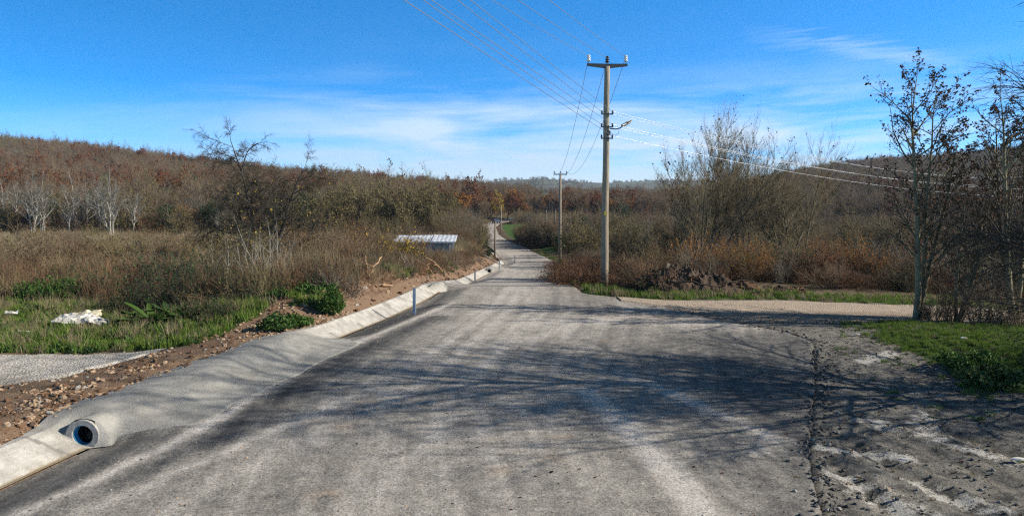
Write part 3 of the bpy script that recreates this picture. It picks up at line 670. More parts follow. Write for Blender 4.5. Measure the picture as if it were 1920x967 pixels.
# ------------------------------------------------------------------ poles and wires
def insulator(mb_c, rot=None, s=1.0, mat='porcelain', parent=None, loc=(0, 0, 0)):
    m = MB(); x, y, z = loc
    prof = [(.0, .0), (.045, .0), (.095, .03), (.095, .05), (.045, .075), (.05, .10), (.09, .125), (.09, .145), (.04, .17), (.045, .19), (.075, .21), (.07, .235), (.035, .26), (.0, .27)]
    m.lathe([(a*s, b*s) for a, b in prof], (x, y, z), 14)
    o = m.build('insulator', M[mat], parent, True)
    p = MB(); p.tube([(x, y, z-.10*s), (x, y, z+.02)], .013, 6); p.build('pin', M['steel_dark'], o)
    return o
TOPS = {}
def main_pole():
    x, y = 4.36, 33.0; z = hz(x, y)-.05; Ht = 9.86 - z
    e = empty('utility_pole', (x, y, z), R(4)); tag(e, 'tall concrete pole with a street lamp beside the junction', 'utility pole')
    # octagonal-ish tapered shaft
    m = MB(); hs_ = np.linspace(0, Ht, 12)
    m.tube([(0.012*math.sin(h*1.3), 0, h) for h in hs_], np.interp(hs_, [0, Ht], [.185, .125]), 20); m.build('shaft', M['concrete_pole'], e, True)
    m = MB()                                           # tapered concrete crossarm
    L = .93
    V = []; 
    for sx, hh in ((-L, .055), (-.16, .10), (.16, .10), (L, .055)):
        zc = Ht+.02+abs(sx)*.06
        V += [(sx, -.075, zc-hh), (sx, .075, zc-hh), (sx, .075, zc+hh*.8), (sx, -.075, zc+hh*.8)]
    q = [[0, 3, 2, 1], [12, 13, 14, 15]]
    for a in range(3):
        for j in range(4): q.append([a*4+j, a*4+(j+1) % 4, a*4+4+(j+1) % 4, a*4+4+j])
    m.add(V, q); m.build('crossarm', M['steel_dark'], e)
    ins = []
    for sx, mt, zz0, s in ((-.86, 'porcelain', Ht+.22, 1.1), (0, 'porcelain_dark', Ht+.16, 1.15), (.86, 'porcelain', Ht+.22, 1.1)):
        insulator(None, parent=e, loc=(sx, 0, zz0), s=s, mat=mt); ins.append((sx, zz0+.22))
    low = []
    for k, hz_ in enumerate((7.70, 7.12, 6.60)):
        m = MB(); zz = hz_-z
        m.box((0, -.155, zz), (.56, .05, .055)); br = m.build('bracket', M['steel_dark'], e)
        for sx in (-.25, .25):
            i_ = MB(); i_.lathe([(0, 0), (.03, 0), (.05, .03), (.03, .06), (.045, .08), (.03, .13), (0, .14)], (sx, -.155, zz+.03), 10); i_.build('insulator', M['porcelain_dark'], br, True)
            low.append((sx, zz+.12))
    # lamp on a short arm
    m = MB(); zz = 7.05-z
    m.tube([(.12, -.15, zz), (.40, -.16, zz-.03), (.62, -.17, zz+.02), (.70, -.17, zz+.10)], .026, 8); arm = m.build('lamp_arm', M['steel_dark'], e, True)
    hd = MB(); rt = Euler((0, R(-28), 0)).to_matrix()
    hd.box((.90, -.17, zz+.24), (.52, .24, .12), rt, .05); lh = hd.build('lamp_head', M['lamp_grey'], e, True)
    g = MB(); g.box((.945, -.17, zz+.185), (.34, .18, .05), rt, .03); g.build('lamp_glass', M['lamp_glass'], lh)
    m = MB(); m.tube([(.15, -.17, zz-.20), (.35, -.2, zz-.33), (.52, -.2, zz-.24), (.56, -.18, zz-.05)], .009, 5); m.build('cable', M['steel_dark'], e)
    m = MB(); m.box((.08, -.16, 6.85-z), (.16, .10, .20), None, .015); m.build('junction_box', M['steel_dark'], e)
    m = MB(); m.box((-.02, -.178, 3.15-z), (.13, .012, .17)); m.build('number_plate', M['yellow_plate'], e)
    ca, sa = math.cos(R(4)), math.sin(R(4))
    TOPS['main'] = [(x+sx*ca, y+sx*sa, z+h) for sx, h in ins]; TOPS['mainlow'] = [(x+sx*ca, y-.155, z+h) for sx, h in low]
    return e
main_pole()
def small_pole(name, x, y, ztop, label, mat='concrete_pole', r0=.16, r1=.11, arm=.75, group=None, lean=0, low=False, rz=0):
    z = hz(x, y)-.1; Ht = ztop-z
    e = empty('utility_pole', (x, y, z), rz); tag(e, label, 'utility pole', group)
    m = MB(); m.tube([(0, 0, 0), (lean*.5, 0, Ht*.5), (lean, 0, Ht)], [r0, (r0+r1)/2, r1], 12); m.build('shaft', M[mat], e, True)
    if arm:
        m = MB(); m.box((lean, 0, Ht), (2*arm, .11, .13)); m.build('crossarm', M['steel_dark'], e)
        for sx in (-arm*.92, 0, arm*.92): insulator(None, parent=e, loc=(lean+sx, 0, Ht+.15), s=.95, mat='porcelain_dark')
    if low:
        for dz in (1.6, 2.3): m = MB(); m.box((lean*.8, -r1-.03, Ht-dz), (.5, .05, .05)); m.build('bracket', M['steel_dark'], e)
    c_, s_ = math.cos(rz), math.sin(rz)
    TOPS[name] = [(x+(lean+sx)*c_, y+(lean+sx)*s_, z+Ht+.36) for sx in (-arm*.92, 0, arm*.92)]
    return e
PG = 'power line poles along the road'
small_pole('p2', 6.15, 90, 5.75, 'second concrete pole further down the right roadside', r0=.2, r1=.13, arm=.85)
small_pole('p3', 5.9, 121, .15, 'left of two thin dark poles past the road bend', 'wood_pole', .13, .10, .5)
small_pole('p4', 7.25, 118, .25, 'right of two thin dark poles past the road bend', 'wood_pole', .13, .10, .5, low=True)
small_pole('p5', at(997, 250), 250, 1.2, 'distant pole standing among the orange trees', 'wood_pole', .18, .14, .9)
small_pole('p6', at(939.5, 172), 172, -.6, 'slim pole on the right of the far bend', 'concrete_pole', .15, .11, 0)
small_pole('p7', at(927.5, 98), 98, -.7, 'slightly leaning wooden pole left of the road dip', 'wood_pole', .13, .08, 0, lean=.06)
def wire(pts0, pts1, sag, label, group=None, r=.011, n=28):
    t = np.linspace(0, 1, n)[:, None]; a = np.array(pts0); b = np.array(pts1)
    P = a+(b-a)*t; P[:, 2] -= (4*sag*t*(1-t))[:, 0]
    m = MB(); m.tube(P, r, 5, False); o = m.build('power_wire', M['wire'], None, True); tag(o, label, 'wire', group); return o
S3 = ['left', 'middle', 'right']
BP = [(-14.2+.85*k, -20, 10.6) for k in (-1, 0, 1)]
for k in range(3):
    wire(TOPS['main'][k], BP[k], .75, f'{S3[k]} of the three top wires rising overhead from the tall pole', 'top wires overhead', .009)
    wire(TOPS['main'][k], TOPS['p2'][k], 2.1, f'{S3[k]} of the three wires from the tall pole down to the second pole', 'wires to the second pole', .012)
    wire(TOPS['p2'][k], TOPS['p3'][k], .7, f'{S3[k]} of the wires from the second pole down past the bend', 'wires beyond the second pole', .012)
L5 = [TOPS['mainlow'][i] for i in (0, 1, 2, 3, 5)]
W5 = ['uppermost', 'second from top', 'middle', 'fourth from top', 'lowest']
for k, p in enumerate(L5):
    b = (-13.9+[.6, .5, .1, -.3, -.35][k], -20, [11.1, 11.05, 11.0, 10.95, 10.9][k])
    wire(p, b, .18, f'{W5[k]} of the five lower wires crossing the sky to the upper left', 'lower wires crossing the sky', .009)
    wire(p, (50+k*.6, 66-k*.8, [5.3, 5.1, 4.5, 4.25, 3.6][k]), 1.15, f'{W5[k]} of the five bright wires running right behind the tall tree', 'wires running to the right', .009)

# ------------------------------------------------------------------ delineator posts
dp = empty('delineator_post', (0, 0, 0)); 
m = MB(); m.box((0, 0, .49), (.105, .012, .98)); m.box((-.048, .028, .49), (.009, .06, .98)); m.box((.048, .028, .49), (.009, .06, .98)); m.box((-.036, .058, .49), (.03, .008, .98)); m.box((.036, .058, .49), (.03, .008, .98)); m.build('post_profile', M['galv'], dp)
m = MB(); m.box((.0, -.0095, .84), (.05, .004, .12)); m.build('reflector', M['plastic_white'], dp)
tag(dp, 'nearest galvanised steel marker post at the road edge', 'marker post', 'steel marker posts along the left road edge')
POSTS = [(-3.48, 24.7, 1.0), (-2.65, 50.2, 1.0), (-1.25, 68, .95), (.35, 86, 1.0), (at(918, 205), 205, 1.2)]
PL = ['nearest galvanised steel marker post at the road edge', 'second steel marker post beside the concrete drain', 'third small marker post where the drain ends', 'fourth marker post at the dip of the road', 'farthest tiny marker post at the last bend']
for i, (x, y, s_) in enumerate(POSTS):
    o = dp if i == 0 else copy_tree(dp)
    o['label'] = PL[i]; o.location = (x, y, hz(x, y)-.03); o.scale = (1, 1, s_); o.rotation_euler = (0, R([1, -1, 2, 0, 0][i]), R(-6))

# ------------------------------------------------------------------ shed
def shed():
    y0 = 70.0; xa, xb = at(737, 70), at(852, 70)
    W = xb-xa; cx = (xa+xb)/2; zr_ = 4.5-97*y0/1321; zg = zr_-2.15; D = 3.4
    e = empty('shed', (cx, y0, zg), R(1.0)); tag(e, 'low shed with white sheet metal roof half hidden by brush', 'shed')
    hf = 1.55; hb = 1.92
    def wall(c, d, nm='wall', mt='shed_wall'):
        m = MB(); m.box(c, d, None, .01); return m.build(nm, M[mt], e)
    wall((-W*.17, .35, hf/2), (W*.60, .10, hf)); wall((0, D-.4, hb/2-.05), (W*.9, .10, hb-.1)); wall((-W*.45, D/2, .8), (.10, D-.9, 1.6)); wall((W*.45, D/2, .8), (.10, D-.9, 1.6))
    # glazed blue end bay
    f = MB()
    for xx in (W*.145, W*.30, W*.42, W*.475): f.box((xx, .35, hf/2), (.10 if xx < W*.4 else .16, .12, hf))
    f.box((W*.31, .34, .62), (W*.33, .10, .07)); f.box((W*.31, .34, .05), (W*.33, .13, .1)); fr = f.build('front_frame', M['shed_blue'], e)
    g = MB(); g.box((W*.31, .36, .8), (W*.32, .02, 1.4)); g.build('window_pane', M['shed_glass'], fr)
    # corrugated roof
    n = 160; xs = np.linspace(-W/2-.1, W/2+.1, n); ys = np.array([-.05, D*.33, D*.66, D])
    zz = np.interp(ys, [-.05, D], [hf+.06, hb+.1])
    X, Y = np.meshgrid(xs, ys); Z = zz[:, None]+.010*np.sign(np.sin(X*2*PI/.42))*np.abs(np.sin(X*2*PI/.42))**.4+.02*np.sin(X*1.1)
    V = np.concatenate([np.stack([X, Y, Z], -1).reshape(-1, 3), np.stack([X, Y, Z-.05], -1).reshape(-1, 3)])
    q = []; K = len(ys)
    for a in range(K-1):
        for j in range(n-1):
            q.append([a*n+j, a*n+j+1, (a+1)*n+j+1, (a+1)*n+j]); q.append([K*n+a*n+j+1, K*n+a*n+j, K*n+(a+1)*n+j, K*n+(a+1)*n+j+1])
    for j in range(n-1):
        q.append([K*n+j, K*n+j+1, j+1, j]); q.append([(K-1)*n+j, (K-1)*n+j+1, K*n+(K-1)*n+j+1, K*n+(K-1)*n+j])
    m = MB(); m.add(V, q); rf = m.build('roof', M['roof_white'], e, False)
    s2 = MB(); s2.box((-W*.28, D*.5, (hf+hb)/2+.16), (.05, D, .04), Euler((math.atan2(hb-hf, D), 0, 0)).to_matrix()); s2.build('roof_batten', M['roof_white'], rf); s2 = MB(); s2.box((W*.13, D*.5, (hf+hb)/2+.16), (.05, D, .04), Euler((math.atan2(hb-hf, D), 0, 0)).to_matrix()); s2.build('roof_batten', M['roof_white'], rf)
    f2 = MB(); f2.box((0, -.06, hf-.03), (W+.1, .03, .10)); f2.build('fascia', M['shed_blue'], e)
shed()

# ------------------------------------------------------------------ far parked car at the last bend
def car():
    x, y = at(930, 221), 221.0; z = hz(x, y)+.05
    e = empty('parked_car', (x, y, z), R(14)); tag(e, 'tiny dark car on the road at the farthest bend', 'car')
    pf = [(-2.1, .35), (-2.15, .75), (-1.9, .95), (-1.35, 1.0), (-.8, 1.42), (.7, 1.45), (1.35, 1.0), (2.0, .88), (2.15, .6), (2.1, .3)]
    V = []
    for sx in (-.84, .84):
        for (yy, zz_) in pf: V.append((sx*(.86 if zz_ > 1.05 else 1), yy, zz_))
    n = len(pf); q = [[j, (j+1) % n, n+(j+1) % n, n+j] for j in range(n)]
    t3 = []
    for k in range(1, n-1): t3.append([0, k+1, k]); t3.append([n, n+k, n+k+1])
    m = MB(); m.add(V, q, t3); m.build('body', simple('car_paint', (.10, .14, .20), None, 4, .3, .5), e)
    g = MB(); g.box((0, -1.12, 1.2), (1.2, .04, .36), Euler((R(-38), 0, 0)).to_matrix()); g.build('window', M['pipe_black'], e); g = MB(); g.box((0, 1.06, 1.22), (1.2, .04, .4), Euler((R(50), 0, 0)).to_matrix()); g.build('window', M['pipe_black'], e)
    for sx in (-.78, .78):
        for yy in (-1.35, 1.35):
            wm = MB(); wm.tube([(sx-.1, yy, .32), (sx+.1, yy, .32)], .32, 16); wh = wm.build('wheel', M['pipe_black'], e)
            h_ = MB(); h_.tube([(sx-.115, yy, .32), (sx+.115, yy, .32)], .17, 12); h_.build('rim', M['lamp_grey'], wh)
    for sx in (-.62, .62):
        m = MB(); m.box((sx, -2.10, .78), (.26, .08, .14), None, .02); m.build('tail_light', simple('tail_red', (.35, .03, .03), None, 5, .3), e)
car()

# ------------------------------------------------------------------ plants: skeleton grower
def grow(rng, stems, levels):
    """stems: (P (n,3), D (n,3), L (n,), R (n,)); levels: dicts. returns list of (pts (n,S+1,3), rad (n,S+1))"""
    P, D, L, Rr = [np.asarray(a, float) for a in stems]; out_ = []
    for li, lv in enumerate(levels):
        S = lv['steps']; n = len(P); D = D/np.linalg.norm(D, axis=1, keepdims=True)
        pts = np.zeros((n, S+1, 3)); pts[:, 0] = P; dirs = np.zeros((n, S+1, 3)); dirs[:, 0] = D
        cur = P.copy(); d = D.copy()
        for s_ in range(S):
            d = d + rng.normal(0, lv.get('wander', .12), (n, 3)); d[:, 2] += lv.get('trop', 0)/S
            if 'droop' in lv: d[:, 2] -= lv['droop']*(s_+1)/S/S
            d /= np.linalg.norm(d, axis=1, keepdims=True)
            cur = cur + d*(L/S)[:, None]; pts[:, s_+1] = cur; dirs[:, s_+1] = d
        tip = lv.get('tip', .35); rad = Rr[:, None]*(1-(1-tip)*np.linspace(0, 1, S+1)[None]**lv.get('tpow', 1))
        out_.append((pts, rad))
        if li+1 == len(levels): break
        nx = levels[li+1]; c = nx['n']; st = nx.get('start', .25)
        ti = st+(1-st)*(np.arange(c)[None]+rng.random((n, c)))/c
        if nx.get('endtip', True): ti[:, -1] = 1.0
        f = ti*S; i0 = np.minimum(f.astype(int), S-1); fr = f-i0; bi = np.arange(n)[:, None]
        p = pts[bi, i0]*(1-fr)[..., None]+pts[bi, i0+1]*fr[..., None]
        dd = dirs[bi, np.minimum(i0+1, S)]
        r_ = rad[bi, i0]*(1-fr)+rad[bi, i0+1]*fr
        ang = np.radians(nx['angle'])*(.65+.7*rng.random((n, c))); 
        if nx.get('endtip', True): ang[:, -1] *= .25
        azm = rng.random((n, 1))*2*PI + np.arange(c)[None]*2.4+rng.normal(0, .35, (n, c))
        ref = np.where(np.abs(dd[..., 2:3]) < .9, np.array([0, 0, 1.]), np.array([1., 0, 0]))
        A = np.cross(dd, ref); A /= np.linalg.norm(A, axis=-1, keepdims=True)+1e-9; B = np.cross(dd, A)
        nd = dd*np.cos(ang)[..., None]+(A*np.cos(azm)[..., None]+B*np.sin(azm)[..., None])*np.sin(ang)[..., None]
        if 'bias' in nx: nd = nd+np.array(nx['bias'])
        nd[..., 2] += nx.get('up', 0)
        nl = L[:, None]*nx['len']*(1-nx.get('shrink', .5)*(ti-st)/(1-st+1e-9))*(.6+.7*rng.random((n, c)))
        nr = np.minimum(r_*.85, np.maximum(Rr[:, None]*nx['r'], nx.get('rmin', 0)))
        kp = rng.random((n, c)) < nx.get('keep', 1.0)
        P, D, L, Rr = p[kp], nd[kp], nl[kp], nr[kp]
    return out_
def tubes(br, sides):
    """br: list of (pts, rad); returns V, Q"""
    Vs = []; Qs = []; off = 0
    for (pts, rad), k in zip(br, sides):
        n, S1, _ = pts.shape
        if n == 0: continue
        T = np.gradient(pts, axis=1); T /= np.linalg.norm(T, axis=-1, keepdims=True)+1e-9
        m_ = T.mean(1, keepdims=True); ref = np.where(np.abs(m_[..., 2:3]) < .75, np.array([0, 0, 1.]), np.array([1., 0, 0]))
        A = np.cross(T, np.broadcast_to(ref, T.shape)); A /= np.linalg.norm(A, axis=-1, keepdims=True)+1e-9; B = np.cross(T, A)
        th = np.arange(k)*2*PI/k
        V = pts[:, :, None]+rad[:, :, None, None]*(A[:, :, None]*np.cos(th)[:, None]+B[:, :, None]*np.sin(th)[:, None])
        b = np.arange(n)[:, None, None]*S1*k; i = np.arange(S1-1)[None, :, None]*k; j = np.arange(k)[None, None]; j2 = (j+1) % k
        q = np.stack([b+i+j, b+i+j2, b+i+k+j2, b+i+k+j], -1).reshape(-1, 4)
        Vs.append(V.reshape(-1, 3)); Qs.append(q+off); off += V.size//3
    return np.concatenate(Vs), np.concatenate(Qs)
def leafcards(rng, br, n, size, spread=.06, tmin=.2, zfun=None, asp=.7, hang=0.):
    pts, rad = br; N_ = len(pts); i = rng.integers(0, N_, n)
    if zfun is not None:
        kp = rng.random(n) < zfun(pts[i, -1]); i = i[kp]; n = len(i)
    S = pts.shape[1]-1; f = (tmin+(1-tmin)*rng.random(n))*S; i0 = np.minimum(f.astype(int), S-1); fr = (f-i0)[:, None]
    c = pts[i, i0]*(1-fr)+pts[i, i0+1]*fr+rng.normal(0, spread, (n, 3))
    return cards(rng, c, size, asp, hang)
def cards(rng, c, size, asp=.7, hang=0.):
    n = len(c); a = rng.normal(0, 1, (n, 3)); a[:, 2] -= hang; a /= np.linalg.norm(a, axis=1, keepdims=True)
    b = np.cross(a, rng.normal(0, 1, (n, 3))); b /= np.linalg.norm(b, axis=1, keepdims=True)
    nn = np.cross(a, b); s_ = size*(.6+.8*rng.random((n, 1)))
    V = np.stack([c, c+a*s_*.5+b*s_*asp*.5+nn*s_*.06, c+a*s_, c+a*s_*.5-b*s_*asp*.5+nn*s_*.06], 1).reshape(-1, 3)
    return V, np.arange(n*4).reshape(-1, 4)
def VQmesh(name, lst, mats, smooth=True):
    V = []; Q = []; mi = []; off = 0
    for k, (v, q) in enumerate(lst):
        V.append(v); Q.append(q+off); off += len(v); mi.append(np.full(len(q), k))
    return mesh_np(name, np.concatenate(V), [np.concatenate(Q)], mats, smooth=smooth, midx=np.concatenate(mi))
def stems_at(rng, n, spread, tilt, L, r, z0=-.15):
    a = rng.random(n)*2*PI; t = np.radians(tilt)*np.sqrt(rng.random(n)); P = np.stack([np.cos(a)*spread*rng.random(n), np.sin(a)*spread*rng.random(n), np.full(n, z0)], -1)
    D = np.stack([np.sin(t)*np.cos(a), np.sin(t)*np.sin(a), np.cos(t)], -1)
    return P, D, L*(.75+.35*rng.random(n)), r*(.7+.5*rng.random(n))

# ---- kinds of tree: each returns [(part name, mesh)]
def k_bare(seed, h=9, r=.13, n=1, tilt=6, tw='twig_brown', bk='bark_grey', rmin=.014, dens=1.0, up=.25, leaf=None, nleaf=0, lsize=.22, bushy=1.0, start=.22):
    rng = np.random.default_rng(seed)
    br = grow(rng, stems_at(rng, n, .25 if n > 1 else 0, tilt, h*.62, r), [
        dict(steps=7, wander=.06, trop=.1, tip=.25),
        dict(n=int(15*dens), start=start, angle=60, len=.56*bushy, r=.42, rmin=rmin*1.5, steps=5, wander=.13, trop=.35, tip=.3, up=up, shrink=.12),
        dict(n=9, start=.2, angle=46, len=.42, r=.45, rmin=rmin*1.0, steps=3, wander=.15, trop=.2, tip=.5, up=up*.6),
        dict(n=8, start=.15, angle=42, len=.50, r=.5, rmin=rmin*.8, steps=2, wander=.18, trop=.15, tip=.6, up=up*.4, shrink=.3)])
    parts = [('trunk', VQmesh('trunk', [tubes(br[:2], (7, 4))], [M[bk]])), ('crown', VQmesh('crown', [tubes(br[2:], (3, 3))]+([leafcards(rng, br[3], nleaf, lsize, .12)] if nleaf else []), [M[tw]]+([M[leaf]] if nleaf else [])))]
    return parts
LIB = {}
def lib(key, fn): LIB[key] = fn
FARK = {}
for i in range(4): FARK['brown%d' % i] = k_bare(100+i, 9, .14, 1+i % 2, 8, 'twig_brown', 'bark_grey', .027, 1.0)
for i in range(2): FARK['grey%d' % i] = k_bare(110+i, 9, .13, 2, 10, 'twig_grey', 'bark_grey', .027, 1.0)
for i in range(4): FARK['white%d' % i] = k_bare(120+i, 9.5, .11, 1+i % 3, 7+i, 'twig_grey', 'bark_white', .014, .7, up=.55, bushy=.75, start=.35)
for p in ('white0', 'white1', 'white2', 'white3'):
    for nm, me in FARK[p]:
        if nm == 'crown': me.materials[0] = plantmat('twig_white_'+p, [(.20, .18, .145), (.16, .145, .115)], var=.2)
for i in range(2): FARK['rust%d' % i] = k_bare(130+i, 9, .14, 1, 6, 'twig_brown', 'bark_grey', .020, 1.0, leaf='leaf_rust', nleaf=1900, lsize=.28)
for i in range(2): FARK['orange%d' % i] = k_bare(140+i, 7.5, .12, 1, 6, 'twig_brown', 'bark_grey', .018, 1.0, leaf='leaf_orange', nleaf=1500, lsize=.26)
FARK['yellow0'] = k_bare(150, 7, .12, 1, 6, 'twig_olive', 'bark_grey', .018, 1.0, leaf='leaf_yellow', nleaf=900, lsize=.24)
for i in range(3): FARK['olive%d' % i] = k_bare(160+i, 9.5, .15, 3, 16, 'twig_olive', 'bark_dark', .026, .9, leaf='leaf_olive', nleaf=1300, lsize=.22, start=.12)
for i in range(2): FARK['dark%d' % i] = k_bare(170+i, 8, .15, 2, 12, 'twig_dark', 'bark_dark', .022, 1.0, leaf='leaf_darkgreen', nleaf=2500, lsize=.26)

def tree_obj(parts, name, x, y, rz, sc, label, cat='tree', group=None, sink=.1, leafname=None):
    e = empty(name, (x, y, hz(x, y)-sink), rz, 1); e.scale = (sc, sc, sc) if np.isscalar(sc) else sc
    tag(e, label, cat, group)
    for nm, me in parts: link(nm, me, e)
    return e

# a source mesh for instancing = the parts joined
def joined(parts):
    Vs = []; Qs = []; mi = []; mats = []; off = 0
    for nm, me in parts:
        v = np.zeros(len(me.vertices)*3, np.float32); me.vertices.foreach_get('co', v)
        q = np.zeros(len(me.loops), np.int32); me.loops.foreach_get('vertex_index', q)
        k = np.zeros(len(me.polygons), np.int32); me.polygons.foreach_get('material_index', k)
        Vs.append(v.reshape(-1, 3)); Qs.append(q.reshape(-1, 4)+off); off += len(v)//3; mi.append(k+len(mats)); mats += list(me.materials)
    return mesh_np('source', np.concatenate(Vs), [np.concatenate(Qs)], mats, midx=np.concatenate(mi))
def scatter(name, xyz, rot, scl, idx, sources, label, cat, mat=None):
    """one object: a cloud of points, each carrying one of the source meshes (geometry nodes)"""
    xyz = np.asarray(xyz, np.float32)
    me = bpy.data.meshes.new(name); me.vertices.add(len(xyz)); me.vertices.foreach_set('co', xyz.ravel())
    a = me.attributes.new('rt', 'FLOAT_VECTOR', 'POINT'); a.data.foreach_set('vector', np.asarray(rot, np.float32).ravel())
    a = me.attributes.new('sc', 'FLOAT_VECTOR', 'POINT'); a.data.foreach_set('vector', np.asarray(scl, np.float32).ravel())
    a = me.attributes.new('ix', 'INT', 'POINT'); a.data.foreach_set('value', np.asarray(idx, np.int32))
    o = link(name, me); g = bpy.data.node_groups.new(name, 'GeometryNodeTree')
    g.interface.new_socket('Geometry', in_out='INPUT', socket_type='NodeSocketGeometry'); g.interface.new_socket('Geometry', in_out='OUTPUT', socket_type='NodeSocketGeometry')
    gi = g.nodes.new('NodeGroupInput'); go = g.nodes.new('NodeGroupOutput')
    ip = g.nodes.new('GeometryNodeInstanceOnPoints'); jn = g.nodes.new('GeometryNodeGeometryToInstance')
    for s_ in reversed(sources):
        so_ = bpy.data.objects.new('source_mesh', s_)
        oi = g.nodes.new('GeometryNodeObjectInfo'); oi.inputs['Object'].default_value = so_; oi.inputs['As Instance'].default_value = False
        g.links.new(oi.outputs['Geometry'], jn.inputs[0])
    def na(nm, ty):
        n = g.nodes.new('GeometryNodeInputNamedAttribute'); n.data_type = ty; n.inputs[0].default_value = nm; return n.outputs[0]
    g.links.new(gi.outputs[0], ip.inputs['Points']); g.links.new(jn.outputs[0], ip.inputs['Instance'])
    ip.inputs['Pick Instance'].default_value = True
    g.links.new(na('ix', 'INT'), ip.inputs['Instance Index']); g.links.new(na('rt', 'FLOAT_VECTOR'), ip.inputs['Rotation']); g.links.new(na('sc', 'FLOAT_VECTOR'), ip.inputs['Scale'])
    g.links.new(ip.outputs[0], go.inputs[0])
    md = o.modifiers.new('scatter', 'NODES'); md.node_group = g
    tag(o, label, cat, None, 'stuff'); return o
def rz3(rng, n, tilt=.0): 
    return np.stack([rng.normal(0, tilt, n), rng.normal(0, tilt, n), rng.random(n)*2*PI], -1)
def sc3(rng, n, lo, hi, zl=.85, zh=1.15):
    s_ = lo+(hi-lo)*rng.random(n); return np.stack([s_, s_, s_*(zl+(zh-zl)*rng.random(n))], -1)

# ---- far woods (masses on the hills)
rng = np.random.default_rng(7)
def inview(x, y, mx=1120): px = 960+1321*x/np.maximum(y, 1); return (px > 960-mx) & (px < 960+mx)
srcK = ['brown0', 'brown1', 'brown2', 'brown3', 'grey0', 'grey1', 'rust0', 'rust1', 'orange0', 'orange1', 'olive0', 'olive1', 'dark0', 'yellow0']
SRC = [joined(FARK[k]) for k in srcK]
def wood(n, x0, x1, y0, y1, name, label, cond, wts, cl=.010, smin=.85, smax=1.35, seed=3):
    r_ = np.random.default_rng(seed); x = x0+(x1-x0)*r_.random(n); y = y0+(y1-y0)*r_.random(n)
    k = cond(x, y) & inview(x, y); x, y = x[k], y[k]; n = len(x)
    u = fbm(x*cl*2.2, y*cl*2.2, 3, seed*5)          # clumps of one colour
    u = u+r_.normal(0, .045, n); u = np.argsort(np.argsort(u))/max(n, 1)
    order = wts; cum = np.cumsum([b for a, b in order]); cum = cum/cum[-1]
    pick = np.searchsorted(cum, u); groups = {a: [i for i, q in enumerate(srcK) if q.startswith(a)] for a, b in order}
    ix = np.array([r_.choice(groups[order[p][0]]) for p in pick])
    z = H(x, y)-.3
    scatter(name, np.stack([x, y, z], -1), rz3(r_, n, .04), sc3(r_, n, smin, smax), ix, SRC, label, 'woodland')
    return n
rd_clear = lambda x, y: (xl(np.minimum(y, 330))-x > 4) | (x-xr(np.minimum(y, 330)) > 4)
PXf = lambda x, y: 960+1321*x/np.maximum(y, 1)
nw = wood(9500, -420, 0, 132, 480, 'hillside_woods', 'brown and rust autumn woods covering the left hillside', lambda x, y: (PXf(x, y) < 800) & (y > 118), [('grey', .12), ('olive', .06), ('brown', .46), ('rust', .20), ('dark', .03), ('orange', .03), ('brown', .10)], seed=3)
nw += wood(6500, -120, 120, 225, 470, 'valley_woods', 'brown and orange autumn woods across the valley floor', lambda x, y: (PXf(x, y) >= 800) & (PXf(x, y) < 1260) & rd_clear(x, y) & (y > 232), [('grey', .10), ('brown', .40), ('olive', .05), ('rust', .14), ('orange', .07), ('brown', .24)], seed=4)
nw += wood(9500, 35, 560, 150, 700, 'ridge_woods', 'purple brown bare woods covering the right hill', lambda x, y: (PXf(x, y) >= 1260) & (y > 170+.1*x), [('grey', .15), ('olive', .05), ('brown', .58), ('dark', .02), ('rust', .10), ('brown', .10)], seed=5)
# far ridge, thinned
r_ = np.random.default_rng(9); n = 5200; x = -1800+3600*r_.random(n); y = 1100+1700*r_.random(n); k = inview(x, y) & ((fbm(x*.006, y*.006, 4, 35) > .5)); x, y = x[k], y[k]
scatter('distant_woods', np.stack([x, y, H(x, y)-2], -1), rz3(r_, len(x)), sc3(r_, len(x), 1.6, 2.8, .5, .8), r_.choice([0, 1, 2, 4, 10, 11, 12], len(x)), SRC, 'blue grey woods on the farthest ridge', 'woodland')
print('woods', nw, len(x))
# ------------------------------------------------------------------ single trees
ORD = ['first', 'second', 'third', 'fourth', 'fifth', 'sixth', 'seventh', 'eighth', 'ninth', 'tenth', 'eleventh', 'twelfth', 'thirteenth', 'fourteenth', 'fifteenth', 'sixteenth', 'seventeenth', 'eighteenth', 'nineteenth', 'twentieth']
def row(kindf, spots, name, phrase, group, cat='tree', ones=None):
    """spots: (px, depth, height scale); each gets a label by its order from the left"""
    spots = sorted(spots, key=lambda s_: s_[0])
    for i, s_ in enumerate(spots):
        px, y, sc = s_[:3]; sc = sc*(1.22 if 'brown trees edging' in phrase or 'dark olive' in phrase else 1.14 if 'willow' in phrase else 1.25 if 'round the bend' in phrase else .8 if 'on the right' in phrase and 'hollow' in phrase else 1); x = at(px, y); r_ = random.Random(int(px*7+y))
        lb = f'{ORD[i]} from the left of the {phrase}' if len(spots) > 1 else phrase
        tree_obj(kindf(i), name, x, y, r_.random()*6.28, (sc*r_.uniform(.92, 1.1), sc*r_.uniform(.92, 1.1), sc), lb, cat, group)
rs = random.Random(5)
row(lambda i: FARK['white%d' % ((i*3+i//3) % 4)], [(6, 108, 1.3), (58, 104, 1.15), (76, 106, 1.2), (128, 100, .95), (138, 108, 1.35), (190, 108, 1.2), (208, 99, 1.22), (246, 108, 1.1), (408, 84, .62), (32, 112, 1.3), (165, 110, 1.2), (100, 112, 1.3)], 'pale_tree', 'pale barked bare trees beyond the left field', 'pale barked trees beyond the left field')
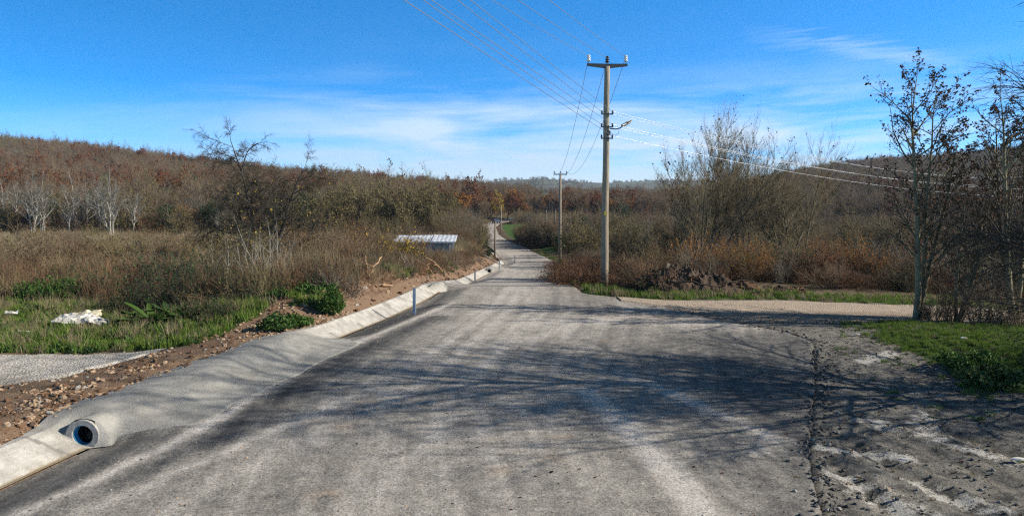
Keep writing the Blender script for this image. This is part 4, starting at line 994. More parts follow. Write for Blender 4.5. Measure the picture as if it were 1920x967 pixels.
row(lambda i: FARK['brown%d' % (i % 4)], [(20, 122, .8), (95, 122, .85), (150, 126, .95), (270, 124, .85), (300, 120, .8), (330, 124, .95), (350, 118, .8), (385, 122, .95), (420, 120, 1.), (450, 122, .85), (475, 118, .95), (500, 122, 1.05), (530, 119, .95), (560, 122, 1.05), (230, 126, .9), (-15, 118, .9)], 'bare_tree', 'bare brown trees edging the left field', 'bare brown trees beyond the left field')
row(lambda i: FARK[['olive0', 'dark0', 'olive1', 'grey0', 'dark1', 'olive2'][i % 6]], [(12, 106, .62), (85, 110, .7), (108, 112, .8), (150, 108, .6), (172, 112, .75), (228, 108, .6), (262, 112, .8), (318, 110, .6), (345, 104, .5), (372, 112, .8), (398, 106, .65), (430, 110, .85), (540, 102, .72), (560, 106, .8)], 'mossy_tree', 'dark olive trees edging the left field', 'dark olive trees edging the left field')
row(lambda i: FARK['orange%d' % (i % 2)], [(302, 104, .33), (350, 112, .85), (362, 108, .65), (285, 108, .4), (178, 190, 1.0), (205, 180, .9), (10, 140, .9), (40, 150, .8)], 'orange_tree', 'orange leaved trees below the left hill', 'orange trees below the left hill')
row(lambda i: FARK['olive%d' % (i % 3)], [(575, 108, .9), (598, 100, .80), (615, 112, 1.0), (640, 104, .92), (668, 112, .95), (690, 106, .95), (712, 114, 1.0), (738, 108, 1.0), (762, 106, .98), (785, 112, 1.02), (806, 108, .98), (828, 116, .85), (846, 122, .75), (815, 122, .7)], 'willow_tree', 'olive brown willow trees behind the white shed', 'olive willows behind the shed')
row(lambda i: FARK[['orange0', 'rust0', 'orange1', 'rust1', 'yellow0'][i % 5]], [(856, 205, 1.2), (878, 232, 1.4), (896, 240, 1.2), (908, 246, 1.3), (932, 240, 1.2), (952, 246, 1.4), (968, 243, 1.0), (985, 248, 1.15), (1002, 240, .9), (1018, 252, 1.05)], 'autumn_tree', 'orange and rust trees round the bend', 'autumn trees at the road bend')
row(lambda i: FARK[['olive0', 'grey0', 'olive1', 'grey1', 'olive2'][i % 5]], [(1072, 84, .66), (1086, 96, .8), (1096, 74, .62), (1112, 88, .74), (1124, 70, .60), (1150, 78, .60), (1168, 90, .62), (1192, 74, .48), (1215, 88, .55), (1238, 70, .45)], 'slender_tree', 'slender greyish trees behind the tall pole', 'slender trees behind the tall pole')
row(lambda i: FARK[['brown0', 'grey1', 'brown2', 'olive1', 'brown3', 'grey0'][i % 6]], [(1265, 78, .5), (1300, 88, .55), (1385, 80, .5), (1440, 74, .45), (1535, 76, .5), (1570, 88, .55), (1605, 72, .42), (1668, 78, .5), (1700, 66, .45), (1735, 82, .75), (1790, 70, .66), (1835, 62, .62), (1880, 74, .74), (1915, 60, .62), (1950, 68, .7)], 'bare_tree', 'bare brown trees in the hollow on the right', 'bare trees in the right hollow')

def heromesh(br, sp, tw, bk, leaf=None, nleaf=0, lsize=.1, seed=1, tmin=.2, zf=None, spread=.05, hang=.3):
    rng = np.random.default_rng(seed)
    parts = [('trunk', VQmesh('trunk', [tubes(br[:sp], (12, 8, 6)[:sp])], [M[bk]]))]
    parts.append(('crown', VQmesh('crown', [tubes(br[sp:], (5, 4, 3, 3)[-(len(br)-sp):])], [M[tw]])))
    if nleaf: parts.append(('foliage', VQmesh('foliage', [leafcards(rng, br[-1], nleaf, lsize, spread, tmin, zf, hang=hang)], [M[leaf]], False)))
    return parts
# broom-like bare trees on the right
def broom(seed, h, n, tilt, nleaf=0, leaf='leaf_brown'):
    rng = np.random.default_rng(seed)
    P, D, L, R_ = stems_at(rng, n, .35, tilt, h*.88, .080)
    D[:, 2] += .12; L = L*(.80+.18*D[:, 2])
    br = grow(rng, (P, D, L, R_), [dict(steps=8, wander=.06, trop=.10, tip=.12),
        dict(n=19, start=.28, angle=38, len=.38, r=.28, rmin=.014, steps=5, wander=.09, trop=.18, tip=.3, up=.12, shrink=.35),
        dict(n=10, start=.10, angle=30, len=.45, r=.42, rmin=.010, steps=3, wander=.10, trop=.2, tip=.45, up=.18, shrink=.4),
        dict(n=8, start=.1, angle=30, len=.55, r=.5, rmin=.0095, steps=2, wander=.12, trop=.15, tip=.6, up=.15)])
    return heromesh(br, 2, 'twig_broom', 'bark_broom', leaf, nleaf, .12, seed, spread=.03)
def place(parts, name, x, y, rz, sc, label, group=None, cat='tree', sink=.1): return tree_obj(parts, name, x, y, rz, sc, label, cat, group, sink)
b1 = broom(11, 9.6, 10, 40, 900); b2 = broom(12, 9.6, 6, 26, 500); b3 = broom(13, 8.5, 11, 46, 500)
place(b1, 'bare_tree', at(1322, 44), 44, .3, (.95, .95, 1.0), 'large bare many stemmed tree right of the rubble heap')
place(b2, 'bare_tree', at(1405, 49), 49, 1.2, (.85, .85, 1.05), 'tall upright bare tree between the two broader bare trees')
place(b3, 'bare_tree', at(1490, 46), 46, 2.2, (1.0, 1.0, .96), 'wide spreading bare tree left of the leafy roadside tree')
b4 = broom(14, 4.6, 5, 32, 60)
place(b4, 'bare_tree', at(1642, 44), 44, .4, 1.0, 'small dark bare tree beyond the side track')
place(b4, 'bare_tree', at(1590, 52), 52, 1.9, (1.1, 1.1, .9), 'low bare tree with thin stems behind the side track')
place(b4, 'bare_tree', at(1262, 52), 52, 2.9, (1.1, 1.1, .95), 'low bare tree left of the large many stemmed tree')
place(b4, 'bare_tree', at(1180, 48), 48, 4.0, (.8, .8, .7), 'small bare tree directly behind the tall concrete pole')

# tall tree with sparse dark leaves on the right
def leafy(seed, h, n, tilt, nleaf):
    rng = np.random.default_rng(seed)
    P, D, L, R_ = stems_at(rng, n, .15, tilt, h*.97, .105)
    br = grow(rng, (P, D, L, R_), [dict(steps=9, wander=.05, trop=.25, tip=.14),
        dict(n=22, start=.20, angle=52, len=.30, r=.30, rmin=.018, steps=6, wander=.09, trop=.5, tip=.3, up=.30, shrink=.55),
        dict(n=7, start=.2, angle=40, len=.42, r=.45, rmin=.009, steps=4, wander=.14, trop=.2, tip=.4, up=.15),
        dict(n=5, start=.2, angle=38, len=.45, r=.5, rmin=.0055, steps=2, wander=.16, trop=.1, tip=.6, up=.1)])
    return heromesh(br, 2, 'twig_dark', 'bark_olive', 'leaf_brown', nleaf, .088, seed, .3, lambda p: np.clip((p[:, 2]/h-.35)/.45, .06, 1), .03, .9)
L1 = leafy(21, 9.6, 3, 13, 6500); L2 = leafy(22, 8.6, 3, 16, 3000)
place(L1, 'leafy_tree', 13.55, 23.3, 2.6, (1.0, 1.0, .80), 'tall slim tree holding sparse dark leaves beside the gravel track')
place(L2, 'leafy_tree', 16.2, 22.2, .8, (1, 1, .93), 'dark leaved tree just right of the tall slim tree')
place(L2, 'leafy_tree', 14.6, 22.9, 3.9, (.8, .8, .62), 'short forked tree at the foot of the tall slim tree')

# big spreading tree beyond the right edge, its limbs reach over the verge
def spread(seed, h, R0, n1, droop, lim=1.0, side=None, ang=78, shr=.8, up=.05, st0=.10):
    rng = np.random.default_rng(seed)
    br = grow(rng, (np.array([[0, 0, -.2]]), np.array([[-.04, 0, 1.]]), np.array([h*.95]), np.array([R0])), [dict(steps=8, wander=.04, tip=.2, tpow=.9),
        dict(n=n1, start=st0, angle=ang, len=.84*lim, r=.30, rmin=.030, steps=8, wander=.05, trop=.10, tip=.22, up=up, shrink=shr, endtip=True, bias=side or (0, 0, 0)),
        dict(n=14, start=.12, angle=34, len=.46, r=.36, rmin=.012, steps=5, wander=.10, droop=droop, tip=.3, up=.0, shrink=.45),
        dict(n=9, start=.10, angle=38, len=.48, r=.42, rmin=.009, steps=3, wander=.14, droop=.25, tip=.45),
        dict(n=5, start=.15, angle=36, len=.55, r=.5, rmin=.006, steps=2, wander=.16, tip=.6)])
    pr = [('trunk', VQmesh('trunk', [tubes(br[:3], (14, 9, 6))], [M['bark_dark']])), ('crown', VQmesh('crown', [tubes(br[3:], (4, 3))], [M['twig_dark']]))]
    return pr
A3 = spread(37, 6.8, .15, 30, .7, 1.15, ang=76, shr=.55, up=.10, st0=.14)
place(A3, 'spreading_tree', 13.3, 14.0, 2.4, 1.0, 'low dark tree with long drooping branches entering from the right')
A1 = spread(31, 10.4, .19, 24, .15, .80, ang=48, shr=.50, up=.15, st0=.18)
place(A1, 'spreading_tree', 14.6, 15.0, 1.7, 1.0, 'big dark bare tree reaching in over the verge from the right')
A2 = spread(33, 9.0, .20, 20, .5)
place(A2, 'spreading_tree', 21.0, 12.4, 2.0, .88, 'second dark bare tree off the right edge casting shade on the mud')

# old drooping tree on the left
def old_tree(seed):
    rng = np.random.default_rng(seed)
    P = np.array([[0, 0, -.2], [.25, .1, -.2], [-.2, .2, -.2]]); D = np.array([[.02, 0, 1], [.28, .1, 1], [-.42, 0, 1]]); L = np.array([7.9, 6.6, 5.4]); R_ = np.array([.12, .10, .09])
    br = grow(rng, (P, D, L, R_), [dict(steps=8, wander=.07, trop=.15, tip=.15),
        dict(n=20, start=.12, angle=66, len=.52, r=.34, rmin=.03, steps=8, wander=.12, droop=1.5, tip=.25, up=.30, shrink=.5),
        dict(n=12, start=.15, angle=48, len=.42, r=.4, rmin=.012, steps=4, wander=.18, droop=1.0, tip=.35, shrink=.4),
        dict(n=9, start=.10, angle=45, len=.5, r=.45, rmin=.013, steps=3, wander=.2, droop=.4, tip=.5),
        dict(n=6, start=.1, angle=45, len=.55, r=.5, rmin=.012, steps=2, wander=.2, tip=.6)])
    pr = [('trunk', VQmesh('trunk', [tubes(br[:2], (10, 6))], [M['bark_dark']])), ('crown', VQmesh('crown', [tubes(br[2:], (4, 3, 3))], [M['twig_old']]))]
    r2 = np.random.default_rng(3)
    pr.append(('foliage', VQmesh('foliage', [leafcards(r2, br[-1], 1500, .10, .05, .1, lambda p: (p[:, 0] > -.5)*np.clip(1.3-p[:, 2]/5, 0, 1))], [M['leaf_yellow']], False)))
    return pr
place(old_tree(41), 'old_tree', at(488, 40), 40, 0.0, (1.0, 1.0, 1.0), 'gnarled drooping old tree rising above the left thicket')

# pale saplings in the left thicket
sap = []
for sd in (51, 52, 53):
    rng = np.random.default_rng(sd)
    br = grow(rng, stems_at(rng, 3, .25, 14, 2.8, .015), [dict(steps=6, wander=.07, trop=.2, tip=.3), dict(n=7, start=.3, angle=40, len=.35, r=.5, rmin=.007, steps=4, wander=.1, up=.3, tip=.5), dict(n=4, start=.2, angle=40, len=.4, r=.5, rmin=.005, steps=2, wander=.1, tip=.6)])
    sap.append([('trunk', VQmesh('trunk', [tubes(br[:2], (6, 4))], [M['bark_white']])), ('crown', VQmesh('crown', [tubes(br[2:], (3,))], [M['twig_grey']]))])
row(lambda i: sap[i % 3], [(425, 31, .85), (460, 29, .9), (478, 31, .95), (508, 30, 1.1), (516, 32, 1.2), (535, 29, .8), (392, 33, .8)], 'pale_sapling', 'thin pale saplings in the left thicket', 'pale saplings in the left thicket', 'sapling')
def leafless_sap(px, y, h, lb):
    rng = np.random.default_rng(int(px)); br = grow(rng, stems_at(rng, 1, 0, 3, h, .035), [dict(steps=6, wander=.04, tip=.3), dict(n=9, start=.3, angle=38, len=.3, r=.5, rmin=.01, steps=3, wander=.1, up=.3), dict(n=4, angle=35, len=.4, r=.5, rmin=.008, steps=2)])
    place([('trunk', VQmesh('trunk', [tubes(br[:2], (6, 4))], [M['bark_olive']])), ('crown', VQmesh('crown', [tubes(br[2:], (3,))], [M['twig_olive']]))], 'sapling', at(px, y), y, 0, 1, lb, None, 'sapling')
leafless_sap(1330, 31.6, 1.9, 'thin young sapling beside the rubble heap')

# ------------------------------------------------------------------ shrubs
def shrub(seed, h, n, tilt, tw, leaf=None, nleaf=0, lsize=.08, lv3=5, rm=.007, wand=.12, droop=0, sides=3, up=.2):
    rng = np.random.default_rng(seed)
    P, D, L, R_ = stems_at(rng, n, .35*h*.4, tilt, h, .02)
    br = grow(rng, (P, D, L, R_), [dict(steps=5, wander=wand, trop=.1, droop=droop, tip=.35), dict(n=7, start=.15, angle=42, len=.42, r=.5, rmin=rm, steps=3, wander=.16, up=up, droop=droop*.5, tip=.5), dict(n=lv3, start=.15, angle=42, len=.45, r=.6, rmin=rm*.8, steps=2, wander=.2, up=up*.5, tip=.6)])
    pr = [('stems', VQmesh('stems', [tubes(br, (4, 3, 3))], [M[tw]]))]
    if nleaf: pr.append(('foliage', VQmesh('foliage', [leafcards(rng, br[-1], nleaf, lsize, .05, .1)], [M[leaf]], False)))
    return pr
SH = dict(brown=[shrub(200+i, 2.4, 22, 38, 'twig_brown', 'leaf_brown', 350, .07) for i in range(3)],
          dark=[shrub(210+i, 1.8, 24, 45, 'twig_dark', 'leaf_darkgreen', 900, .08) for i in range(3)],
          grey=[shrub(220+i, 2.6, 20, 30, 'twig_grey') for i in range(2)],
          olive=[shrub(230+i, 2.6, 20, 36, 'twig_olive', 'leaf_olive', 700, .08) for i in range(2)],
          yellow=[shrub(240, 2.3, 14, 34, 'twig_dark', 'leaf_yellow', 420, .12)],
          rust=[shrub(250, 2.2, 22, 34, 'twig_brown', 'leaf_rust', 1500, .08)],
          bram=[shrub(260+i, 1.9, 34, 60, 'bramble', 'leaf_brown', 700, .07, 4, .007, .14, 1.6) for i in range(3)])
row(lambda i: SH['dark'][i % 3], [(215, 24.5, .6), (262, 24.5, .75), (300, 24, .7), (330, 25.5, .9), (362, 24.5, .8), (398, 25, .85), (435, 24.8, .75), (285, 28, 1.), (345, 29, 1.), (470, 26, .7), (180, 27, .7), (405, 22.2, .5), (350, 22.3, .5)], 'dark_shrub', 'dark shrubs behind the left green patch', 'dark shrubs on the left', 'shrub')
row(lambda i: SH['brown'][i % 3], [(550, 33, .85), (585, 36, 1.), (620, 38, 1.05), (655, 36, .95), (690, 40, 1.), (560, 42, 1.1), (640, 46, 1.1), (720, 46, .95), (800, 52, .5), (830, 56, .45), (868, 60, .5), (520, 36, .9), (775, 55, .65), (745, 62, .75)], 'bare_shrub', 'brown bare shrubs on the left bank', 'brown shrubs on the left bank', 'shrub')
row(lambda i: SH['yellow'][0], [(722, 42, .62), (742, 43, .95), (768, 43, .7), (640, 40, .7)], 'yellow_shrub', 'yellow leaved shrubs below the shed', 'yellow shrubs below the shed', 'shrub')
SH['orange'] = [shrub(251+i, 2.4, 20, 34, 'twig_brown', 'leaf_orange', 1300, .085) for i in range(2)]
row(lambda i: SH['orange'][i % 2], [(1405, 37, .95), (1438, 35.5, .7), (1300, 38, .95), (1622, 35.5, .85), (1672, 35, .75), (545, 52, 1.2), (662, 58, 1.1), (1360, 36, .8), (1545, 37, .8)], 'orange_shrub', 'orange leaved shrubs glowing in the brown scrub', 'orange shrubs in the scrub', 'shrub')
row(lambda i: SH['rust'][0], [(690, 58, .95), (1560, 38, .6), (1385, 41, .85), (1620, 37, .7)], 'rust_shrub', 'rust leaved shrubs scattered in the brush', 'rust leaved shrubs', 'shrub')
row(lambda i: SH['bram'][i % 3], [(1062, 37, .8), (1078, 35, .95), (1098, 33.5, .85), (1120, 36, 1.), (1160, 36, .95), (1185, 38, .95), (1060, 44, .95), (1100, 42, 1.1), (1150, 43, 1.1), (1048, 52, .85), (1068, 60, 1.), (1042, 68, .8), (1090, 52, 1.1)], 'bramble_shrub', 'reddish bramble shrubs near the tall pole', 'brambles by the tall pole', 'shrub')
row(lambda i: SH['bram'][(i+1) % 3], [(560, 30.5, .62), (600, 33, .7), (930, 92, .5), (905, 84, .5), (880, 76, .6), (700, 47, .8), (760, 50, .75), (735, 41, .7)], 'bramble_shrub', 'low bramble shrubs on the left bank', 'brambles on the left bank', 'shrub')
row(lambda i: (SH['olive']+SH['grey'])[i % 4], [(1240, 36, .7), (1290, 36, .75), (1345, 35, .6), (1400, 36, .8), (1450, 38, .9), (1500, 37, .8), (1545, 36, .75), (1590, 40, 1.), (1640, 36, .9), (1680, 36, 1.0), (1215, 42, .9), (1470, 34, .55)], 'thin_shrub', 'thin greyish shrubs behind the side track', 'thin shrubs behind the side track', 'shrub')
row(lambda i: (SH['dark']+SH['brown']+SH['grey'])[i % 8], [(1702, 31, .7), (1765, 22.8, .5), (1800, 22.4, .6), (1845, 22.2, .5), (1885, 21.8, .55), (1925, 21.2, .6), (1815, 33, 1.2), (1870, 34, 1.3), (1910, 33, 1.3), (1780, 34, 1.2), (1735, 35, 1.0), (1745, 23.4, .4)], 'tangled_shrub', 'tangled shrubs round the tall slim tree', 'tangled shrubs on the right', 'shrub')
row(lambda i: FARK['dark%d' % (i % 2)], [(915, 90, .2), (1050, 100, .45), (1085, 112, .7), (1165, 150, 1.0)], 'evergreen_tree', 'dark green bushy trees seen beside the road', 'dark evergreen bushes by the road')

# ------------------------------------------------------------------ ground cover masses
def stalks(seed, n, h, tilt, mat_, rad=.45, thick=.004, branch=4, leaf=None, nleaf=0, droop=0, ls=.05):
    rng = np.random.default_rng(seed); a = rng.random(n)*2*PI; rr_ = rad*np.sqrt(rng.random(n)); t = np.radians(tilt)*rng.random(n)
    b = rng.random(n)*2*PI
    P = np.stack([rr_*np.cos(a), rr_*np.sin(a), np.full(n, -.05)], -1); D = np.stack([np.sin(t)*np.cos(b), np.sin(t)*np.sin(b), np.cos(t)], -1)
    br = grow(rng, (P, D, h*(.5+.6*rng.random(n)), np.full(n, thick)), [dict(steps=3, wander=.12, droop=droop, tip=.5), dict(n=branch, start=.4, angle=35, len=.35, r=.7, rmin=thick*.6, steps=2, wander=.15, up=.2, tip=.6)])
    l = [tubes(br, (3, 3))]; ms = [M[mat_]]
    if nleaf: l.append(leafcards(rng, br[1], nleaf, ls, .02, .1)); ms.append(M[leaf])
    return VQmesh('stalks', l, ms, False)
def blades(seed, n, h, rad, mat_, wid=.008, bend=.5):
    rng = np.random.default_rng(seed); a = rng.random(n)*2*PI; rr_ = rad*np.sqrt(rng.random(n)); b = rng.random(n)*2*PI
    P = np.stack([rr_*np.cos(a), rr_*np.sin(a), np.full(n, -.02)], -1); hh = h*(.5+.7*rng.random(n))[:, None]; bd = bend*(.3+rng.random(n))[:, None]
    d = np.stack([np.cos(b), np.sin(b), 0*b], -1); s_ = np.stack([-np.sin(b), np.cos(b), 0*b], -1)*wid
    up = np.array([0, 0, 1.])
    m1 = P+up*hh*.6+d*hh*bd*.25; tp = P+up*hh*.95+d*hh*bd*.8
    V = np.stack([P-s_, P+s_, m1-s_*.8, m1+s_*.8, tp-s_*.15, tp+s_*.15], 1).reshape(-1, 3); k = np.arange(n)[:, None]*6
    Q = np.concatenate([k+np.array([[0, 1, 3, 2]]), k+np.array([[2, 3, 5, 4]])])
    return VQmesh('blades', [(V, Q)], [M[mat_]])
def rosette(seed, n, size, rad, mat_, h=.15):
    rng = np.random.default_rng(seed); r1 = rad*np.sqrt(rng.random(n)); a = rng.random(n)*2*PI
    c = np.stack([r1*np.cos(a), r1*np.sin(a), h*rng.random(n)*(1-.6*r1/rad)], -1)
    return VQmesh('leaves', [cards(rng, c, size, .75, -.3)], [M[mat_]], False)
def field(name, n, x0, x1, y0, y1, cond, srcs, wts, smin, smax, label, cat, seed, tilt=.08, sink=0, zl=.8, zh=1.2, logy=True):
    r_ = np.random.default_rng(seed)
    y = np.exp(math.log(y0)+(math.log(y1)-math.log(y0))*r_.random(n)) if logy else y0+(y1-y0)*r_.random(n)
    x = x0+(x1-x0)*r_.random(n); k = cond(x, y, r_) & inview(x, y, 1150); x, y = x[k], y[k]
    wts = np.array(wts)/np.sum(wts); ix = r_.choice(len(srcs), len(x), p=wts)
    sv = (.55+.95*fbm(x*.22, y*.22, 3, seed))[:, None] if smax > .8 else 1.0
    scatter(name, np.stack([x, y, H(x, y)-sink], -1), rz3(r_, len(x), tilt), sc3(r_, len(x), smin, smax, zl, zh)*sv, ix, srcs, label, cat)
    print(name, len(x))
dryS = [stalks(300+i, 46, 1.25, 28, 'stalk_dry', .55, .006, 4) for i in range(3)]+[stalks(305, 30, 1.3, 35, 'stalk_pale', .55, .006, 4), stalks(306, 34, 1.3, 40, 'bramble', .55, .006, 4, 'leaf_brown', 50, 0, .06), stalks(307, 36, 1.0, 40, 'twig_olive', .5, .006, 4, 'leaf_olive', 90, 0, .06)]
lf = lambda x, y: xl(y)-x
field('dry_brush_left', 15000, -105, 0, 31, 122, lambda x, y, r_: (lf(x, y) > 5.5+1.5*r_.random(len(x))) & (y > 31+3*fbm(x*.3, y*0, 2, 5)) & ((y < 55) | (r_.random(len(x)) < .35)) & (y < 104) & ~((np.abs(x-at(795, 70)) < 4) & (np.abs(y-71) < 3.5)) & ~((960+1321*x/y > 785) & (960+1321*x/y < 865) & (y > 52) & (y < 72)), dryS+[joined(SH['brown'][1]), joined(SH['olive'][1]), joined(SH['bram'][1])], [3, 3, 3, 1.6, 1.5, 1.8, .35, .3, .4], .6, 1.25, 'grey brown dry weeds and brush filling the left field', 'brush', 61, zl=.7, zh=1.0)
field('dry_brush_right', 13000, 4, 95, 31, 150, lambda x, y, r_: (x-xr(y) > 1.6+1.2*r_.random(len(x))+.045*np.clip(y-70, 0, 60)) & ~((x < xr(y)+11) & (y > 128)) & (y > SR_T(x)+1.9+1.0*r_.random(len(x))) & ~((x < 14) & (x > 5.5) & (y < 34.5)), dryS+[joined(SH['bram'][0]), joined(SH['olive'][0]), joined(SH['brown'][1]), joined(SH['rust'][0]), SH['grey'][1][0][1]], [1.8, 1.8, 1.8, 1.2, 4, 1.0, 1.4, .25, .7, .5, .3], .40, .95, 'brown dry weeds and brush covering the land on the right', 'brush', 62, zl=.7, zh=1.0)
field('valley_brush', 3500, -30, 60, 100, 240, lambda x, y, r_: (np.abs(x-(xl(y)+xr(y))/2) > 5.6+1.5*r_.random(len(x))) & ~((x > xr(y)) & (x < xr(y)+11) & (y > 128) & (y < 210)) & ((x < xl(y)-2) | (x > xr(y)+3.0)), [SH['brown'][0][0][1], SH['grey'][0][0][1], dryS[4], joined(SH['olive'][0])], [2, 1, 3, 2], .7, 1.3, 'low brush beside the far road', 'brush', 63)
paleS = [stalks(350+i, 44, 1.1, 30, 'stalk_field', .6, .008, 4) for i in range(2)]+[blades(353, 60, 1.0, .6, 'grass_dry', .012)]
field('pale_field', 9000, -105, 0, 50, 106, lambda x, y, r_: (lf(x, y) > 7) & ~((np.abs(x-at(795, 70)) < 4) & (np.abs(y-71) < 3.5)) & ~((960+1321*x/y > 785) & (960+1321*x/y < 865) & (y > 52) & (y < 72)), paleS, [2, 2, 1], .7, 1.3, 'pale straw brown field behind the thicket on the left', 'field', 93, zl=.7, zh=1.0)
bramS = [stalks(310+i, 40, 1.1, 62, ['bramble', 'twig_dark'][i], .6, .006, 4, ['leaf_brown', 'leaf_darkgreen'][i], 160, 1.3, .07) for i in range(2)]
field('bank_brambles', 4200, -20, 0, 25.5, 98, lambda x, y, r_: (lf(x, y) > 1.5+2.2*r_.random(len(x))**.7) & ~((lf(x, y) > 4) & (y > 52) & (y < 72) & (960+1321*x/y > 785)) & (fbm(x*.7, y*.5, 3, 64) > .40) & (lf(x, y) < 8), bramS+[dryS[0], dryS[5]], [2, 1, 2, 2], .45, .95, 'tangled brambles and twigs on the cut bank left of the road', 'brambles', 64)
field('left_brambles', 2000, -32, -5, 21.5, 34, lambda x, y, r_: (lf(x, y) > 2.6) & (y > 24.5+3.5*fbm(x*.4, y*0, 2, 6)-2.2*sstep(-15, -11, x)), bramS+[dryS[4], dryS[5]], [2, 3, 1.5, 1.5], .6, 1.0, 'dark brambles between the green patch and the dry field', 'brambles', 65)
field('right_verge_brush', 900, 3, 16, 29, 100, lambda x, y, r_: (x-xr(y) > .9+.8*r_.random(len(x))) & (x-xr(y) < 4) & (y > SR_T(x)+2.0) & (y < 78), bramS+[dryS[4]], [4, 2, 2], .6, 1.1, 'reddish brambles lining the right verge of the road', 'brambles', 66)
grS = [blades(320+i, 46, .22, .17, 'grass_green', .007) for i in range(3)]+[rosette(325, 40, .07, .16, 'leaf_green', .08)]
field('green_grass_right', 14000, 9.6, 24, 9, 23.2, lambda x, y, r_: (x-.35*(fbm(x*.5, y*.5, 4, 41)-.5)*6 > 10.6+1.2*(r_.random(len(x))-.3)) & (y < 22.6-.05*x+.6*(x < 13)) , grS+[blades(339, 40, .14, .17, 'grass_dry', .006)], [3, 3, 3, 1.2, 1.6], .25, .60, 'short bright green grass on the right verge', 'grass', 67, tilt=.15, logy=False)
field('grass_strip', 3800, 3.2, 34, 26, 38, lambda x, y, r_: (y > SR_T(x)+.15) & (y < SR_T(x)+2.6) & (x > xr(y)+.3), grS+[blades(329, 40, .25, .2, 'grass_dry', .006)], [3, 3, 3, 1, 4], .55, 1.2, 'strip of green and straw coloured grass behind the side track', 'grass', 68, tilt=.15)
field('road_edge_grass', 2600, 2, 9, 30, 110, lambda x, y, r_: (x > xr(y)+.1) & (x < xr(y)+1.3), grS+[blades(328, 40, .25, .2, 'grass_dry', .006)], [3, 3, 3, 1, 3], .6, 1.3, 'grass along the right edge of the road', 'grass', 69, tilt=.15)
wdS = [blades(330+i, 40, .38, .22, 'grass_green', .009) for i in range(2)]+[rosette(333, 60, .11, .26, 'leaf_green', .28), blades(334, 34, .40, .24, 'grass_dry', .006), rosette(335, 50, .10, .25, 'leaf_darkgreen', .25), stalks(336, 18, .7, 45, 'stalk_dry', .3, .004, 3)]
field('green_weeds_left', 11000, -32, -7, 18.6, 30.5, lambda x, y, r_: (y > PAD_T(x)+.12*fbm(x*2, y*0, 2, 7)) & (lf(x, y) > 2.6+.9*fbm(x, y, 2, 8)) & (r_.random(len(x)) < 1.15-sstep(25.5, 30, y)), wdS, [4, 4, 2.6, 2.4, 2.6, 1.8], .35, .95, 'green grass and weeds behind the gravel driveway', 'weeds', 70, tilt=.15, logy=False)
field('bank_weeds', 2600, -16, -3, 20, 60, lambda x, y, r_: (lf(x, y) > 1.6) & (lf(x, y) < 7) & (fbm(x*.45, y*.45, 3, 91) > .46), [wdS[2], wdS[0], wdS[4], wdS[3]], [3, 2, 2, 1], .6, 1.2, 'patches of green weeds on the brown bank', 'weeds', 71)
field('field_green_patch', 3000, -34, -8, 29, 40, lambda x, y, r_: (fbm(x*.25, y*.35, 3, 95) > .55) & (lf(x, y) > 5), [wdS[0], wdS[2], wdS[4]], [3, 3, 2], .9, 1.7, 'green weeds growing through the dry brush', 'weeds', 72)
field('verge_litter_plants', 900, 6.5, 12, 9, 22, lambda x, y, r_: (x > xr(y)+.6) & (fbm(x*1.1, y*1.1, 3, 97) > .55) & (x > 8.2), [grS[0], grS[3], blades(338, 30, .12, .16, 'grass_dry', .006)], [2, 2, 3], .25, .6, 'scattered tufts of grass on the muddy verge', 'grass', 73, tilt=.2, logy=False)

# ------------------------------------------------------------------ soil clods, stones, leaves
def rock(seed, mat_, rough=.35, sub=2, flat=.7):
    import bmesh
    bm = bmesh.new(); bmesh.ops.create_icosphere(bm, subdivisions=sub, radius=1); r_ = np.random.default_rng(seed)
    pl = r_.normal(0, 1, (9, 3)); pl /= np.linalg.norm(pl, axis=1, keepdims=True)
    for v in bm.verts:
        p = np.array(v.co); d = max(0, 1); k = (pl@p).max(); s_ = .82/max(k, .6) if k > .82 else 1
        p = p*s_*(1+rough*(r_.random()-.5)*1.3); v.co = (p[0]*1.1, p[1]*.9, p[2]*flat)
    me = bpy.data.meshes.new('clod'); bm.to_mesh(me); bm.free(); me.materials.append(M[mat_]); return me
def scat_small(name, n, x0, x1, y0, y1, cond, srcs, wts, smin, smax, label, cat, seed, pw=2.5, sink=.3):
    r_ = np.random.default_rng(seed); x = x0+(x1-x0)*r_.random(n); y = y0+(y1-y0)*r_.random(n)**1.0; k = cond(x, y, r_) & inview(x, y, 1000); x, y = x[k], y[k]
    n = len(x); s_ = smin+(smax-smin)*r_.random(n)**pw; wts = np.array(wts)/np.sum(wts)
    scatter(name, np.stack([x, y, H(x, y)+s_*(.35-sink)], -1), r_.random((n, 3))*[.6, .6, 6.3], np.stack([s_]*3, -1), r_.choice(len(srcs), n, p=wts), srcs, label, cat)
    print(name, n)
clS = [rock(1, 'soil_pale'), rock(2, 'soil_pale', .6), rock(3, 'soil'), rock(4, 'soil', .6), rock(5, 'stone'), rock(6, 'soil_dark', .6)]
scat_small('soil_clods', 46000, -14, -5, 8, 24, lambda x, y, r_: (lf(x, y) > .9) & (y < PAD_B(x)+.5*r_.random(len(x))**2+9*(x > -9.4)) & (lf(x, y) < 4.5) & (r_.random(len(x)) < .12+1.2*sstep(.42, .62, fbm(x*1.5, y*1.5, 3, 45))*(1-.75*sstep(2.0, 3.2, lf(x, y)))), clS, [3, 3, 3, 2, .8, .6],   .007, .075, 'crumbled pale brown soil and stones along the near drain', 'soil', 80, 5)
scat_small('bank_clods', 16000, -14, 0, 23, 80, lambda x, y, r_: (lf(x, y) > .9) & (lf(x, y) < 4.5), clS, [1, 1, 3, 3, .3, 2], .01, .12, 'brown soil crumbs on the freshly cut bank', 'soil', 81, 4)
